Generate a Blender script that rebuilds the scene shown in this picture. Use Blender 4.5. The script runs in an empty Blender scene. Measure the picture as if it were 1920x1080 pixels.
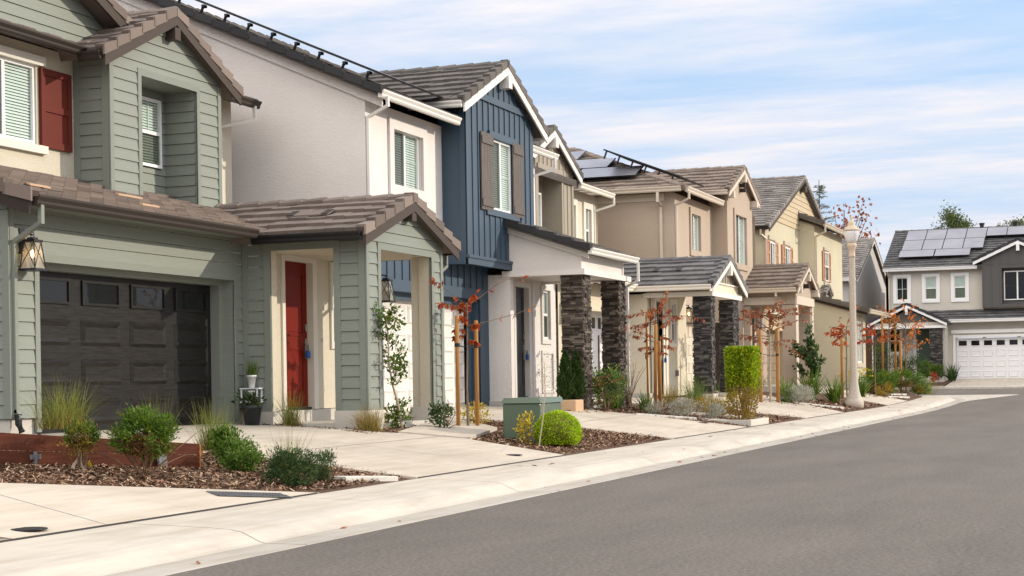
import bpy, bmesh, math, random
import numpy as np
from mathutils import Vector, Matrix
R_ = math.radians
sc = bpy.context.scene
COL = sc.collection
random.seed(7); rng = np.random.default_rng(11)

# ---------------------------------------------------------------- camera
H = 1.3; TH = math.atan(1160/3200); RHO = 0.016
F = Vector((math.cos(TH), math.sin(TH), 0)); Rt = Vector((math.sin(TH), -math.cos(TH), 0)); Up = Vector((0, 0, 1))
Rc = Rt*math.cos(RHO) - Up*math.sin(RHO); Uc = Up*math.cos(RHO) + Rt*math.sin(RHO)
cam_d = bpy.data.cameras.new('camera'); cam = bpy.data.objects.new('camera', cam_d); COL.objects.link(cam)
M = Matrix((Rc, Uc, -F)).transposed().to_4x4(); M.translation = (0, 0, H)
cam.matrix_world = M
cam_d.sensor_width = 36; cam_d.lens = 36*3200/1920; cam_d.shift_y = 170/1920
cam_d.clip_start = .1; cam_d.clip_end = 6000
sc.camera = cam

# ---------------------------------------------------------------- sky and sun
SUN = Vector((0.56, -1.0, 0.42)).normalized()
sun_el = math.asin(SUN.z); sun_az = math.atan2(SUN.x, SUN.y)
ld = bpy.data.lights.new('sun', 'SUN'); ld.energy = 2.9; ld.angle = R_(.5); ld.color = (1, .89, .74)
sun = bpy.data.objects.new('sun', ld); COL.objects.link(sun)
sun.rotation_euler = SUN.to_track_quat('Z', 'Y').to_euler(); sun.location = (30, -40, 40)
w = bpy.data.worlds.new('World'); sc.world = w; w.use_nodes = True
nt = w.node_tree; N = nt.nodes; Lk = nt.links
bg = N['Background']; bg.inputs[1].default_value = .15
sky = N.new('ShaderNodeTexSky'); sky.sky_type = 'NISHITA'; sky.sun_disc = False
sky.sun_elevation = sun_el; sky.sun_rotation = sun_az; sky.air_density = 1.0; sky.dust_density = .6; sky.ozone_density = 1.6
tc = N.new('ShaderNodeTexCoord'); sx = N.new('ShaderNodeSeparateXYZ'); Lk.new(tc.outputs['Generated'], sx.inputs[0])
def mth(op, a, b=None, clamp=False):
    n = N.new('ShaderNodeMath'); n.operation = op; n.use_clamp = clamp
    for i, v in enumerate((a, b)):
        if v is None: continue
        if isinstance(v, (int, float)): n.inputs[i].default_value = v
        else: Lk.new(v, n.inputs[i])
    return n.outputs[0]
zc = mth('MAXIMUM', mth('ADD', sx.outputs[2], .06), .02)
cx_ = N.new('ShaderNodeCombineXYZ'); Lk.new(mth('DIVIDE', sx.outputs[0], zc), cx_.inputs[0]); Lk.new(mth('DIVIDE', sx.outputs[1], zc), cx_.inputs[1])
mp = N.new('ShaderNodeMapping'); mp.inputs['Rotation'].default_value = (0, 0, R_(38)); mp.inputs['Scale'].default_value = (.85, .42, 1); mp.inputs['Location'].default_value = (3.1, 1.7, 0)
Lk.new(cx_.outputs[0], mp.inputs[0])
no = N.new('ShaderNodeTexNoise'); no.inputs['Scale'].default_value = 1.0; no.inputs['Detail'].default_value = 9; no.inputs['Roughness'].default_value = .56; no.inputs['Distortion'].default_value = .9
Lk.new(mp.outputs[0], no.inputs['Vector'])
cr = N.new('ShaderNodeValToRGB'); cr.color_ramp.elements[0].position = .33; cr.color_ramp.elements[1].position = .56
cr.color_ramp.elements[0].color = (0, 0, 0, 1); cr.color_ramp.elements[1].color = (1, 1, 1, 1); Lk.new(no.outputs[0], cr.inputs[0])
mx = N.new('ShaderNodeMixRGB'); mx.inputs[2].default_value = (4.75, 4.75, 5.1, 1)
tint = N.new('ShaderNodeMixRGB'); tint.blend_type = 'MIX'; tint.inputs[0].default_value = .80; tint.inputs[2].default_value = (2.35, 3.45, 5.2, 1)
Lk.new(sky.outputs[0], tint.inputs[1])
no2 = N.new('ShaderNodeTexNoise'); no2.inputs['Scale'].default_value = 3.6; no2.inputs['Detail'].default_value = 9; no2.inputs['Roughness'].default_value = .62; Lk.new(mp.outputs[0], no2.inputs['Vector'])
fine = mth('MULTIPLY', mth('SUBTRACT', no2.outputs[0], .36), 3.2, True)
Lk.new(mth('ADD', mth('MULTIPLY', cr.outputs[0], mth('ADD', mth('MULTIPLY', fine, .56), .40)), mth('MULTIPLY', fine, .18), True), mx.inputs[0]); Lk.new(tint.outputs[0], mx.inputs[1]); # added warm sky gain overhead and behind the camera, to lift walls in shade
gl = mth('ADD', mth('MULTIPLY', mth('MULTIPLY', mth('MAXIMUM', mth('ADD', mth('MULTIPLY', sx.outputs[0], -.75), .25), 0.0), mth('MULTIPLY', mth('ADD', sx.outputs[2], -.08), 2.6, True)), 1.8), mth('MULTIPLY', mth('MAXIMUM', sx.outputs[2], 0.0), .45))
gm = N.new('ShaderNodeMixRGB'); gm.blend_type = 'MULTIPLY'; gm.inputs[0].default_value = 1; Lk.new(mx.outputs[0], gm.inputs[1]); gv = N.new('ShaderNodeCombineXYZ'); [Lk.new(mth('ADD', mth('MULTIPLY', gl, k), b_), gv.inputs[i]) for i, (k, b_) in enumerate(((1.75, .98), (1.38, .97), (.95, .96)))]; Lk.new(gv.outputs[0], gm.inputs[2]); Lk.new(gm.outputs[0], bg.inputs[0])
sc.view_settings.view_transform = 'Standard'; sc.view_settings.look = 'None'; sc.view_settings.exposure = 0.3; sc.view_settings.gamma = 1
try: sc.cycles.max_bounces = 6; sc.cycles.transparent_max_bounces = 8
except Exception: pass

# ---------------------------------------------------------------- materials
def new_mat(name):
    m = bpy.data.materials.new(name); m.use_nodes = True
    return m, m.node_tree.nodes, m.node_tree.links, m.node_tree.nodes['Principled BSDF']
def lin(c): return tuple(c) + (1,)
def noise(n, l, scale, detail=4, rough=.55, coord='Object', mapscale=None):
    t = n.new('ShaderNodeTexCoord'); o = t.outputs[coord]
    if mapscale:
        mm = n.new('ShaderNodeMapping'); mm.inputs['Scale'].default_value = mapscale; l.new(o, mm.inputs[0]); o = mm.outputs[0]
    x = n.new('ShaderNodeTexNoise'); x.inputs['Scale'].default_value = scale; x.inputs['Detail'].default_value = detail; x.inputs['Roughness'].default_value = rough
    l.new(o, x.inputs['Vector']); return x
def ramp(n, l, src, stops):
    r = n.new('ShaderNodeValToRGB'); e = r.color_ramp.elements
    while len(e) < len(stops): e.new(.5)
    for k, (p, c) in enumerate(stops): e[k].position = p; e[k].color = lin(c)
    l.new(src, r.inputs[0]); return r
def mul(c, k): return tuple(min(1, x*k) for x in c)
def bump(n, l, b, src, strength, dist):
    bp = n.new('ShaderNodeBump'); bp.inputs['Strength'].default_value = strength; bp.inputs['Distance'].default_value = dist
    l.new(src, bp.inputs['Height']); l.new(bp.outputs[0], b.inputs['Normal']); return bp
def m_stucco(name, c, bs=.55):
    m, n, l, b = new_mat(name)
    big = noise(n, l, .7, 5); r = ramp(n, l, big.outputs[0], [(.3, mul(c, .93)), (.7, mul(c, 1.05))]); l.new(r.outputs[0], b.inputs['Base Color'])
    f = noise(n, l, 38, 6, .7); f2 = noise(n, l, 7, 5, .7, mapscale=(1, 1, 2.2)); ad = n.new('ShaderNodeMath'); ad.operation = 'MULTIPLY_ADD'; ad.inputs[1].default_value = .55; l.new(f2.outputs[0], ad.inputs[0]); l.new(f.outputs[0], ad.inputs[2]); bump(n, l, b, ad.outputs[0], bs, .028); b.inputs['Roughness'].default_value = .92; b.inputs['Specular IOR Level'].default_value = .2
    return m
def m_paint(name, c, rough=.55, grain=True, spec=.35):
    m, n, l, b = new_mat(name)
    if grain:
        g = noise(n, l, 3, 6, .6, mapscale=(1, 1, 14)); r = ramp(n, l, g.outputs[0], [(.25, mul(c, .93)), (.75, mul(c, 1.06))]); l.new(r.outputs[0], b.inputs['Base Color'])
        bump(n, l, b, g.outputs[0], .12, .01)
    else: b.inputs['Base Color'].default_value = lin(c)
    b.inputs['Roughness'].default_value = rough; b.inputs['Specular IOR Level'].default_value = spec
    return m
def m_rnd(name, stops, rough=.85, bscale=40, bstr=.3, bdist=.01, spec=.25, var=.12):
    m, n, l, b = new_mat(name)
    a = n.new('ShaderNodeAttribute'); a.attribute_name = 'rnd'
    r = ramp(n, l, a.outputs['Fac'], stops)
    f = noise(n, l, bscale, 6, .65)
    r2 = ramp(n, l, f.outputs[0], [(.3, (1-var,)*3), (.7, (1+var*.0+.0 if False else 1.0,)*3)])
    mm = n.new('ShaderNodeMixRGB'); mm.blend_type = 'MULTIPLY'; mm.inputs[0].default_value = 1
    l.new(r.outputs[0], mm.inputs[1]); l.new(r2.outputs[0], mm.inputs[2]); l.new(mm.outputs[0], b.inputs['Base Color'])
    bump(n, l, b, f.outputs[0], bstr, bdist); b.inputs['Roughness'].default_value = rough; b.inputs['Specular IOR Level'].default_value = spec
    return m
def m_leaf(name, stops, trans=.35, rough=.5):
    m, n, l, b = new_mat(name)
    a = n.new('ShaderNodeAttribute'); a.attribute_name = 'rnd'
    r = ramp(n, l, a.outputs['Fac'], stops); l.new(r.outputs[0], b.inputs['Base Color'])
    b.inputs['Roughness'].default_value = rough; b.inputs['Specular IOR Level'].default_value = .3
    t = n.new('ShaderNodeBsdfTranslucent'); l.new(r.outputs[0], t.inputs[0])
    ms = n.new('ShaderNodeMixShader'); ms.inputs[0].default_value = trans
    l.new(b.outputs[0], ms.inputs[1]); l.new(t.outputs[0], ms.inputs[2]); l.new(ms.outputs[0], n['Material Output'].inputs[0])
    return m
def m_metal(name, c, rough=.4, metallic=.8):
    m, n, l, b = new_mat(name); b.inputs['Base Color'].default_value = lin(c); b.inputs['Roughness'].default_value = rough; b.inputs['Metallic'].default_value = metallic
    f = noise(n, l, 9, 4); r = ramp(n, l, f.outputs[0], [(.3, (max(0, rough-.08),)*3), (.7, (rough+.1,)*3)]); l.new(r.outputs[0], b.inputs['Roughness'])
    return m
def m_glass(name, tint=(.6, .75, .74), op=.25, base=(.04, .07, .065), ior=1.55):
    m, n, l, b = new_mat(name)
    b.inputs['Base Color'].default_value = lin(base); b.inputs['Roughness'].default_value = .15; b.inputs['Specular IOR Level'].default_value = .1
    t = n.new('ShaderNodeBsdfTransparent'); t.inputs[0].default_value = lin(tint)
    g = n.new('ShaderNodeBsdfGlossy'); g.inputs['Roughness'].default_value = .02
    f = noise(n, l, 2.2, 2); bp = n.new('ShaderNodeBump'); bp.inputs['Strength'].default_value = .04; bp.inputs['Distance'].default_value = .05
    l.new(f.outputs[0], bp.inputs['Height']); l.new(bp.outputs[0], g.inputs['Normal'])
    lw = n.new('ShaderNodeLayerWeight'); lw.inputs[0].default_value = .5; pw = n.new('ShaderNodeMath'); pw.operation = 'POWER'; pw.inputs[1].default_value = 4; l.new(lw.outputs['Facing'], pw.inputs[0]); fr = n.new('ShaderNodeMath'); fr.operation = 'MULTIPLY_ADD'; fr.inputs[1].default_value = (ior-1)*1.6; fr.inputs[2].default_value = .03; l.new(pw.outputs[0], fr.inputs[0])
    m1 = n.new('ShaderNodeMixShader'); m1.inputs[0].default_value = op; l.new(t.outputs[0], m1.inputs[1]); l.new(b.outputs[0], m1.inputs[2])
    m2 = n.new('ShaderNodeMixShader'); l.new(fr.outputs[0], m2.inputs[0]); l.new(m1.outputs[0], m2.inputs[1]); l.new(g.outputs[0], m2.inputs[2])
    l.new(m2.outputs[0], n['Material Output'].inputs[0]); return m
def m_concrete(name, c, joint=0, streak=.1):
    m, n, l, b = new_mat(name)
    big = noise(n, l, .55, 7, .6, mapscale=(1, .5, 1)); r = ramp(n, l, big.outputs[0], [(.25, mul(c, .80)), (.5, c), (.78, mul(c, 1.10))])
    st = noise(n, l, 2.4, 6, .65, mapscale=(.35, 2.2, 1)); r2 = ramp(n, l, st.outputs[0], [(.30, (.78, .75, .70)), (.58, (1, 1, 1))])
    fine = noise(n, l, 90, 3, .6); r3 = ramp(n, l, fine.outputs[0], [(.3, (.93,)*3), (.7, (1,)*3)])
    m1 = n.new('ShaderNodeMixRGB'); m1.blend_type = 'MULTIPLY'; m1.inputs[0].default_value = .8; l.new(r.outputs[0], m1.inputs[1]); l.new(r2.outputs[0], m1.inputs[2])
    m2 = n.new('ShaderNodeMixRGB'); m2.blend_type = 'MULTIPLY'; m2.inputs[0].default_value = 1; l.new(m1.outputs[0], m2.inputs[1]); l.new(r3.outputs[0], m2.inputs[2])
    out = m2.outputs[0]
    if joint:
        t = n.new('ShaderNodeTexCoord'); s = n.new('ShaderNodeSeparateXYZ'); l.new(t.outputs['Object'], s.inputs[0])
        a = n.new('ShaderNodeMath'); a.operation = 'FRACT'; d = n.new('ShaderNodeMath'); d.operation = 'DIVIDE'; d.inputs[1].default_value = joint
        l.new(s.outputs[0], d.inputs[0]); l.new(d.outputs[0], a.inputs[0])
        q = n.new('ShaderNodeMath'); q.operation = 'LESS_THAN'; q.inputs[1].default_value = .022/joint; l.new(a.outputs[0], q.inputs[0])
        m3 = n.new('ShaderNodeMixRGB'); m3.blend_type = 'MULTIPLY'; m3.inputs[2].default_value = (.38, .35, .32, 1); l.new(q.outputs[0], m3.inputs[0]); l.new(out, m3.inputs[1]); out = m3.outputs[0]
    l.new(out, b.inputs['Base Color']); bump(n, l, b, fine.outputs[0], .15, .004); b.inputs['Roughness'].default_value = .88; b.inputs['Specular IOR Level'].default_value = .25
    return m
def m_wood(name, c1, c2, ms=(1, 1, 6), scale=4):
    m, n, l, b = new_mat(name)
    f = noise(n, l, scale, 8, .65, mapscale=ms); r = ramp(n, l, f.outputs[0], [(.25, c1), (.75, c2)]); l.new(r.outputs[0], b.inputs['Base Color'])
    bump(n, l, b, f.outputs[0], .35, .01); b.inputs['Roughness'].default_value = .65; b.inputs['Specular IOR Level'].default_value = .14; return m
def m_emit(name, c, s):
    m, n, l, b = new_mat(name); b.inputs['Base Color'].default_value = lin(c); b.inputs['Emission Color'].default_value = lin(c); b.inputs['Emission Strength'].default_value = s; return m

def tile_stops(a, k=.28): return [(0, mul(a, 1-k)), (.5, a), (1, mul(a, 1+k))]
MT = dict(
 sage=m_paint('sage_lap_paint', (.222, .243, .208), .5, True, .25), sage_trim=m_paint('sage_trim_paint', (.208, .228, .195), .5, True, .25),
 cream=m_stucco('cream_stucco', (.60, .55, .44)), creamtrim=m_stucco('pale_stucco_trim', (.70, .665, .59), .3),
 white=m_stucco('white_stucco', (.735, .69, .655)), whitetrim=m_paint('white_trim', (.71, .68, .64), .5, False),
 blue=m_paint('navy_board_paint', (.027, .058, .094), .5, True, .6), 
 taupebb=m_paint('taupe_board_paint', (.33, .285, .225)),
 creamC=m_stucco('warm_cream_stucco', (.70, .63, .49)), trimC=m_paint('cream_white_trim', (.78, .735, .65), .5, False),
 tan=m_stucco('tan_stucco', (.46, .375, .295)), trimD=m_paint('beige_trim', (.60, .515, .42), .5, False),
 olive=m_stucco('pale_olive_stucco', (.55, .50, .365)), tanlap=m_paint('tan_lap_paint', (.50, .40, .25)), trimE=m_paint('putty_trim', (.50, .43, .33), .5, False),
 greyF=m_stucco('grey_stucco', (.50, .475, .45)), stoneG=m_stucco('greige_stucco', (.58, .54, .475)), charbb=m_paint('charcoal_board_paint', (.085, .08, .078)), whiteG=m_paint('bright_white_trim', (.80, .79, .78), .5, False),
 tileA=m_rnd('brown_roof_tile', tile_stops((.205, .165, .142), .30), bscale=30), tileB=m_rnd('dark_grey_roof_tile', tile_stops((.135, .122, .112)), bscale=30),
 tileB_shaded=m_rnd('shaded_rake_tile', tile_stops((.04, .04, .042)), bscale=30), tileC=m_rnd('slate_grey_roof_tile', tile_stops((.155, .15, .148)), bscale=30),  # side rake tiles of the white house: shade put into their colour
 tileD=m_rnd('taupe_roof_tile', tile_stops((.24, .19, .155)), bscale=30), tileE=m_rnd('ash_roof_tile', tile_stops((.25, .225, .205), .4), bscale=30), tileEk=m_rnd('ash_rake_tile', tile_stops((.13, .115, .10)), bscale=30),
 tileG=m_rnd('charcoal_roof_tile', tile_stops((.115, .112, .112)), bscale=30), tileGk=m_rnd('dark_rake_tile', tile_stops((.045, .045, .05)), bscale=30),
 gutterA=m_paint('dark_brown_gutter', (.040, .032, .027), .5, False, .15), bargeA=m_paint('brown_barge_paint', (.068, .053, .044), .55, True, .12), black=m_metal('black_metal', (.012, .012, .013), .42, .3),
 redshut=m_paint('brick_red_paint', (.13, .028, .020), .5, True, .1), reddoor=m_paint('red_door_paint', (.165, .014, .006), .45, True, .06), darkdoor=m_paint('charcoal_door_paint', (.030, .030, .032), .4, True, .2), greendoor=m_paint('grey_green_door_paint', (.075, .115, .095), .4),
 garA=m_wood('dark_woodgrain_door', (.002, .0018, .0016), (.026, .0235, .0215), (1, 1, 9), 3.2), garB=m_paint('off_white_garage_paint', (.72, .68, .63), .45, False), garD=m_paint('brown_garage_paint', (.23, .175, .12), .5), garC=m_paint('cream_garage_paint', (.66, .58, .46), .45, False), garG=m_paint('white_garage_paint', (.76, .76, .77), .4, False),
 shutgrey=m_wood('weathered_shutter_wood', (.085, .072, .062), (.17, .15, .135), (6, 1, 1), 5), shuttan=m_paint('clay_shutter_paint', (.40, .20, .115), .55),
 vinyl=m_paint('white_vinyl', (.82, .82, .80), .35, False), glass=m_glass('window_glass', (.87, .955, .925), .06, (.04, .07, .065), 1.45), darkglass=m_glass('dark_glass', (.25, .27, .27), .6, (.015, .017, .018), 1.18), blind=m_paint('white_blind', (.80, .80, .77), .6, False), screen=m_glass('insect_screen', (.62, .62, .58), .15, (.05, .05, .05), 1.05), inside=m_paint('dim_room', (.03, .03, .03), .9, False),
 conc=m_concrete('light_concrete', (.55, .485, .40)), walk=m_concrete('pavement_concrete', (.53, .478, .405), 3.05), pan=m_concrete('gutter_concrete', (.43, .395, .345), 6.1), kerb=m_concrete('kerb_concrete', (.53, .485, .42), 6.1), plinth=m_stucco('plinth_concrete', (.55, .515, .455), .3), paver=m_concrete('paver_concrete', (.62, .59, .54)),
 steel=m_metal('galvanized_steel', (.20, .20, .21), .5, .7), nickel=m_metal('brushed_nickel', (.55, .53, .50), .3, 1.0),
 timber=m_wood('red_brown_timber', (.045, .014, .008), (.14, .042, .022), (.8, .8, 7), 3), timberend=m_wood('orange_end_grain', (.30, .11, .03), (.42, .18, .05)), stake=m_wood('lodgepole_wood', (.33, .15, .045), (.52, .27, .09), (9, 9, .6), 4), fence=m_wood('fence_wood', (.10, .045, .03), (.17, .085, .055), (6, 6, .6), 3),
 box=m_paint('utility_green_paint', (.085, .125, .082), .35, False, .5), aggregate=None, potwhite=m_paint('white_pot', (.78, .78, .77), .35, False), potblack=m_paint('black_pot', (.035, .04, .045), .5, False), terra=m_paint('sand_planter', (.50, .33, .20), .7),
 solar=None, lampglass=None, bulb=m_emit('warm_bulb', (1, .62, .25), 14), blueplastic=m_paint('blue_plastic', (.01, .07, .30), .4, False), rubber=m_paint('black_rubber', (.02, .02, .02), .7, False), strap=m_paint('green_strap', (.01, .16, .07), .6, False),
 stone=m_rnd('dark_ledger_stone', [(0, (.022, .017, .013)), (.35, (.055, .043, .034)), (.7, (.10, .08, .065)), (1, (.19, .155, .125))], .85, 25, .8, .02), stoneblack=m_rnd('black_ledger_stone', [(0, (.02, .019, .019)), (.4, (.045, .042, .042)), (.75, (.085, .078, .075)), (1, (.16, .14, .12))], .8, 25, .8, .02),
 mulch=m_rnd('bark_chip', [(0, (.055, .030, .018)), (.35, (.15, .080, .045)), (.7, (.30, .175, .105)), (1, (.55, .40, .27))], .9, 30, .4), bark=m_wood('grey_bark', (.10, .075, .05), (.25, .20, .15), (8, 8, 1), 6), twig=m_wood('brown_twig', (.10, .055, .03), (.20, .13, .08)), palebark=m_wood('pale_bark', (.28, .22, .16), (.48, .40, .31), (8, 8, 1), 6),
)
def _soil():
    m, n, l, b = new_mat('mulch_soil'); f = noise(n, l, 26, 8, .75); r = ramp(n, l, f.outputs[0], [(.3, (.035, .018, .010)), (.5, (.11, .055, .03)), (.7, (.24, .14, .085))]); l.new(r.outputs[0], b.inputs['Base Color'])
    bump(n, l, b, f.outputs[0], 1.0, .05); b.inputs['Roughness'].default_value = .95; return m
MT['soil'] = _soil()
def _asphalt():
    m, n, l, b = new_mat('asphalt'); f = noise(n, l, 26, 10, .9); r = ramp(n, l, f.outputs[0], [(.36, (.075, .066, .058)), (.50, (.138, .120, .104)), (.66, (.29, .255, .22))])
    g = noise(n, l, .6, 9, .72, mapscale=(.3, 1, 1)); r2 = ramp(n, l, g.outputs[0], [(.3, (.74,)*3), (.7, (1.08,)*3)])
    mm = n.new('ShaderNodeMixRGB'); mm.blend_type = 'MULTIPLY'; mm.inputs[0].default_value = 1; l.new(r.outputs[0], mm.inputs[1]); l.new(r2.outputs[0], mm.inputs[2]); l.new(mm.outputs[0], b.inputs['Base Color'])
    bump(n, l, b, f.outputs[0], .5, .008); b.inputs['Roughness'].default_value = .9; b.inputs['Specular IOR Level'].default_value = .3; return m
MT['asphalt'] = _asphalt()
def _agg():
    m, n, l, b = new_mat('exposed_aggregate'); f = noise(n, l, 55, 4, .8); r = ramp(n, l, f.outputs[0], [(.32, (.24, .19, .15)), (.5, (.46, .40, .33)), (.68, (.66, .59, .51))]); l.new(r.outputs[0], b.inputs['Base Color'])
    bump(n, l, b, f.outputs[0], .5, .01); b.inputs['Roughness'].default_value = .8; return m
MT['aggregate'] = _agg()
def _solar():
    m, n, l, b = new_mat('solar_cell'); f = noise(n, l, 1.2, 2); r = ramp(n, l, f.outputs[0], [(.3, (.30, .295, .32)), (.7, (.37, .36, .385))]); l.new(r.outputs[0], b.inputs['Base Color']); b.inputs['Roughness'].default_value = .30; b.inputs['Metallic'].default_value = .55; return m
MT['solar'] = _solar()
_b = MT['garA'].node_tree.nodes['Principled BSDF']; _b.inputs['Specular IOR Level'].default_value = .22; _b.inputs['Roughness'].default_value = .38
MT['lampglass'] = m_glass('frosted_lamp_glass', (.97, .97, .97), .7, (.86, .86, .86), 1.15)
MT['seedglass'] = m_glass('seeded_lantern_glass', (.9, .85, .75), .35, (.6, .55, .45))

# ---------------------------------------------------------------- mesh helpers
SPLIT = {'lap_wall', 'stucco_wall', 'side_wall', 'porch_wall', 'wing_wall', 'corner_board', 'porch_column', 'plinth', 'corbel', 'knee_block', 'porch_fascia', 'porch_beam', 'window_head', 'gable_vent', 'garage_wall'}
class MB:
    def __init__(s): s.v = []; s.f = []; s.r = []; s.cur = .5; s.gid = 0; s.marks = []
    def part(s): s.marks.append(len(s.f))   # a new separate piece starts here
    def face(s, pts):
        k = len(s.v); s.v.extend([tuple(p) for p in pts]); s.f.append(tuple(range(k, k+len(pts)))); s.r.append(s.cur)
    def obox(s, o, ex, ey, ez):
        o, ex, ey, ez = map(Vector, (o, ex, ey, ez)); p = [o, o+ex, o+ex+ey, o+ey]; q = [a+ez for a in p]; k = len(s.v)
        s.v.extend([tuple(a) for a in p+q])
        for f in ((0, 3, 2, 1), (4, 5, 6, 7), (0, 1, 5, 4), (1, 2, 6, 5), (2, 3, 7, 6), (3, 0, 4, 7)): s.f.append(tuple(k+i for i in f)); s.r.append(s.cur)
    def box(s, x0, x1, y0, y1, z0, z1): s.part(); s.obox((x0, y0, z0), (x1-x0, 0, 0), (0, y1-y0, 0), (0, 0, z1-z0))
    def prism(s, pts, ext):   # polygon extruded by a vector
        pts = [Vector(p) for p in pts]; ext = Vector(ext); s.face(pts); s.face([p+ext for p in reversed(pts)])
        for i in range(len(pts)):
            a, b = pts[i], pts[(i+1) % len(pts)]; s.face([a, a+ext, b+ext, b])
    def tube(s, path, rad, n=8, cap=True):
        path = [Vector(p) for p in path]; rad = rad if isinstance(rad, (list, tuple)) else [rad]*len(path); rings = []
        for i, p in enumerate(path):
            t = (path[min(i+1, len(path)-1)]-path[max(i-1, 0)]).normalized(); a = t.orthogonal().normalized() if abs(t.z) < .9 else (Vector((1, 0, 0))-t*t.x).normalized(); b = t.cross(a)
            k = len(s.v); s.v.extend([tuple(p+(a*math.cos(6.2832*j/n)+b*math.sin(6.2832*j/n))*rad[i]) for j in range(n)]); rings.append(k)
        for k0, k1 in zip(rings, rings[1:]):
            for j in range(n): s.f.append((k0+j, k0+(j+1) % n, k1+(j+1) % n, k1+j)); s.r.append(s.cur)
        if cap:
            for k0 in (rings[0], rings[-1]): s.f.append(tuple(k0+j for j in range(n))); s.r.append(s.cur)
    def lathe(s, c, prof, n=24):   # profile of (radius, z)
        rings = []
        for r, z in prof:
            k = len(s.v); s.v.extend([(c[0]+r*math.cos(6.2832*j/n), c[1]+r*math.sin(6.2832*j/n), c[2]+z) for j in range(n)]); rings.append(k)
        for k0, k1 in zip(rings, rings[1:]):
            for j in range(n): s.f.append((k0+j, k0+(j+1) % n, k1+(j+1) % n, k1+j)); s.r.append(s.cur)
        for k0 in (rings[0], rings[-1]): s.f.append(tuple(k0+j for j in range(n))); s.r.append(s.cur)
    def build(s, name, mat, parent=None, smooth=False, bevel=0, origin=None):
        if name in SPLIT and len(s.marks) > 1:
            ends = s.marks[1:]+[len(s.f)]; out = None
            for k, (a, b) in enumerate(zip([0]+s.marks[1:], ends)):
                m = MB(); m.v = s.v; m.f = s.f[a:b]; m.r = s.r[a:b]; used = sorted({i for f in m.f for i in f}); ix = {i: j for j, i in enumerate(used)}; m.v = [s.v[i] for i in used]; m.f = [tuple(ix[i] for i in f) for f in m.f]
                if m.f: out = m.build(name, mat, parent, smooth, bevel, origin)
            return out
        if origin is None: origin = root_loc(parent) if parent else (0, 0, 0)
        me = bpy.data.meshes.new(name); O = Vector(origin)
        me.from_pydata([tuple(Vector(p)-O) for p in s.v], [], s.f); me.update()
        if s.r:
            at = me.attributes.new('rnd', 'FLOAT', 'FACE'); at.data.foreach_set('value', s.r)
        bm = bmesh.new(); bm.from_mesh(me); bmesh.ops.recalc_face_normals(bm, faces=bm.faces); bm.to_mesh(me); bm.free()
        if smooth: me.polygons.foreach_set('use_smooth', [True]*len(me.polygons))
        me.materials.append(MT[mat] if isinstance(mat, str) else mat)
        o = bpy.data.objects.new(name, me); COL.objects.link(o)
        if parent: o.parent = parent
        else: o.location = O
        if bevel:
            b = o.modifiers.new('bevel', 'BEVEL'); b.width = bevel; b.segments = 2; b.limit_method = 'ANGLE'
        return o
def root_loc(o):
    while o.parent: o = o.parent
    return o.location.copy()
def tag(o, label, cat, group=None, kind=None):
    o['label'] = label; o['category'] = cat
    if group: o['group'] = group
    if kind: o['kind'] = kind
    return o
def thing(name, label, cat, loc=(0, 0, 0), group=None):
    o = bpy.data.objects.new(name, None); COL.objects.link(o); o.location = loc; o.empty_display_size = .2
    return tag(o, label, cat, group)
def setting(o, kind='structure'): o['kind'] = kind; return o
def copy_tree(o, loc=None, label=None, parent=None, rz=None):
    c = o.copy(); COL.objects.link(c)
    if parent: c.parent = parent
    if loc: c.location = loc
    if rz is not None: c.rotation_euler.z = rz
    if label: c['label'] = label
    for ch in list(o.children): copy_tree(ch, parent=c)
    return c

class Pl:   # a wall plane: P(u, d, z), d = metres out of the wall
    def __init__(s, ax, c): s.ax = ax; s.c = c
    def P(s, u, d, z): return (u, s.c-d, z) if s.ax == 'Y' else ((s.c-d, u, z) if s.ax == 'X' else (s.c+d, u, z))
    def box(s, mb, u0, u1, d0, d1, z0, z1):
        o = Vector(s.P(u0, d0, z0)); mb.obox(o, Vector(s.P(u1, d0, z0))-o, Vector(s.P(u0, d1, z0))-o, Vector(s.P(u0, d0, z1))-o)
def clip_half(poly, a, b, c):   # keep a*u+b*z <= c
    out = []
    for i in range(len(poly)):
        p, q = poly[i], poly[(i+1) % len(poly)]; fp = a*p[0]+b*p[1]-c; fq = a*q[0]+b*q[1]-c
        if fp <= 1e-9: out.append(p)
        if (fp < -1e-9 and fq > 1e-9) or (fp > 1e-9 and fq < -1e-9):
            t = fp/(fp-fq); out.append((p[0]+t*(q[0]-p[0]), p[1]+t*(q[1]-p[1])))
    return out
def clip_poly(sub, cl):   # convex clip polygon
    ar = sum(cl[i][0]*cl[(i+1) % len(cl)][1]-cl[(i+1) % len(cl)][0]*cl[i][1] for i in range(len(cl)))
    cl = cl if ar > 0 else cl[::-1]
    for i in range(len(cl)):
        (x0, y0), (x1, y1) = cl[i], cl[(i+1) % len(cl)]
        a, b = (y1-y0), -(x1-x0); sub = clip_half(sub, a, b, a*x0+b*y0)
        if len(sub) < 3: return []
    return sub
def cells(outline, holes):
    us = sorted({min(p[0] for p in outline), max(p[0] for p in outline)} | {u for h in holes for u in h[:2]})
    zs_ = sorted({min(p[1] for p in outline), max(p[1] for p in outline)} | {z for h in holes for z in h[2:4]})
    for u0, u1 in zip(us, us[1:]):
        run = None
        for z0, z1 in zip(zs_, zs_[1:]):
            mu, mz = (u0+u1)/2, (z0+z1)/2
            if any(h[0] < mu < h[1] and h[2] < mz < h[3] for h in holes):
                if run: yield clip_poly([(u0, run[0]), (u1, run[0]), (u1, run[1]), (u0, run[1])], outline); run = None
            else: run = (run[0], z1) if run else (z0, z1)
        if run: yield clip_poly([(u0, run[0]), (u1, run[0]), (u1, run[1]), (u0, run[1])], outline)
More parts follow.
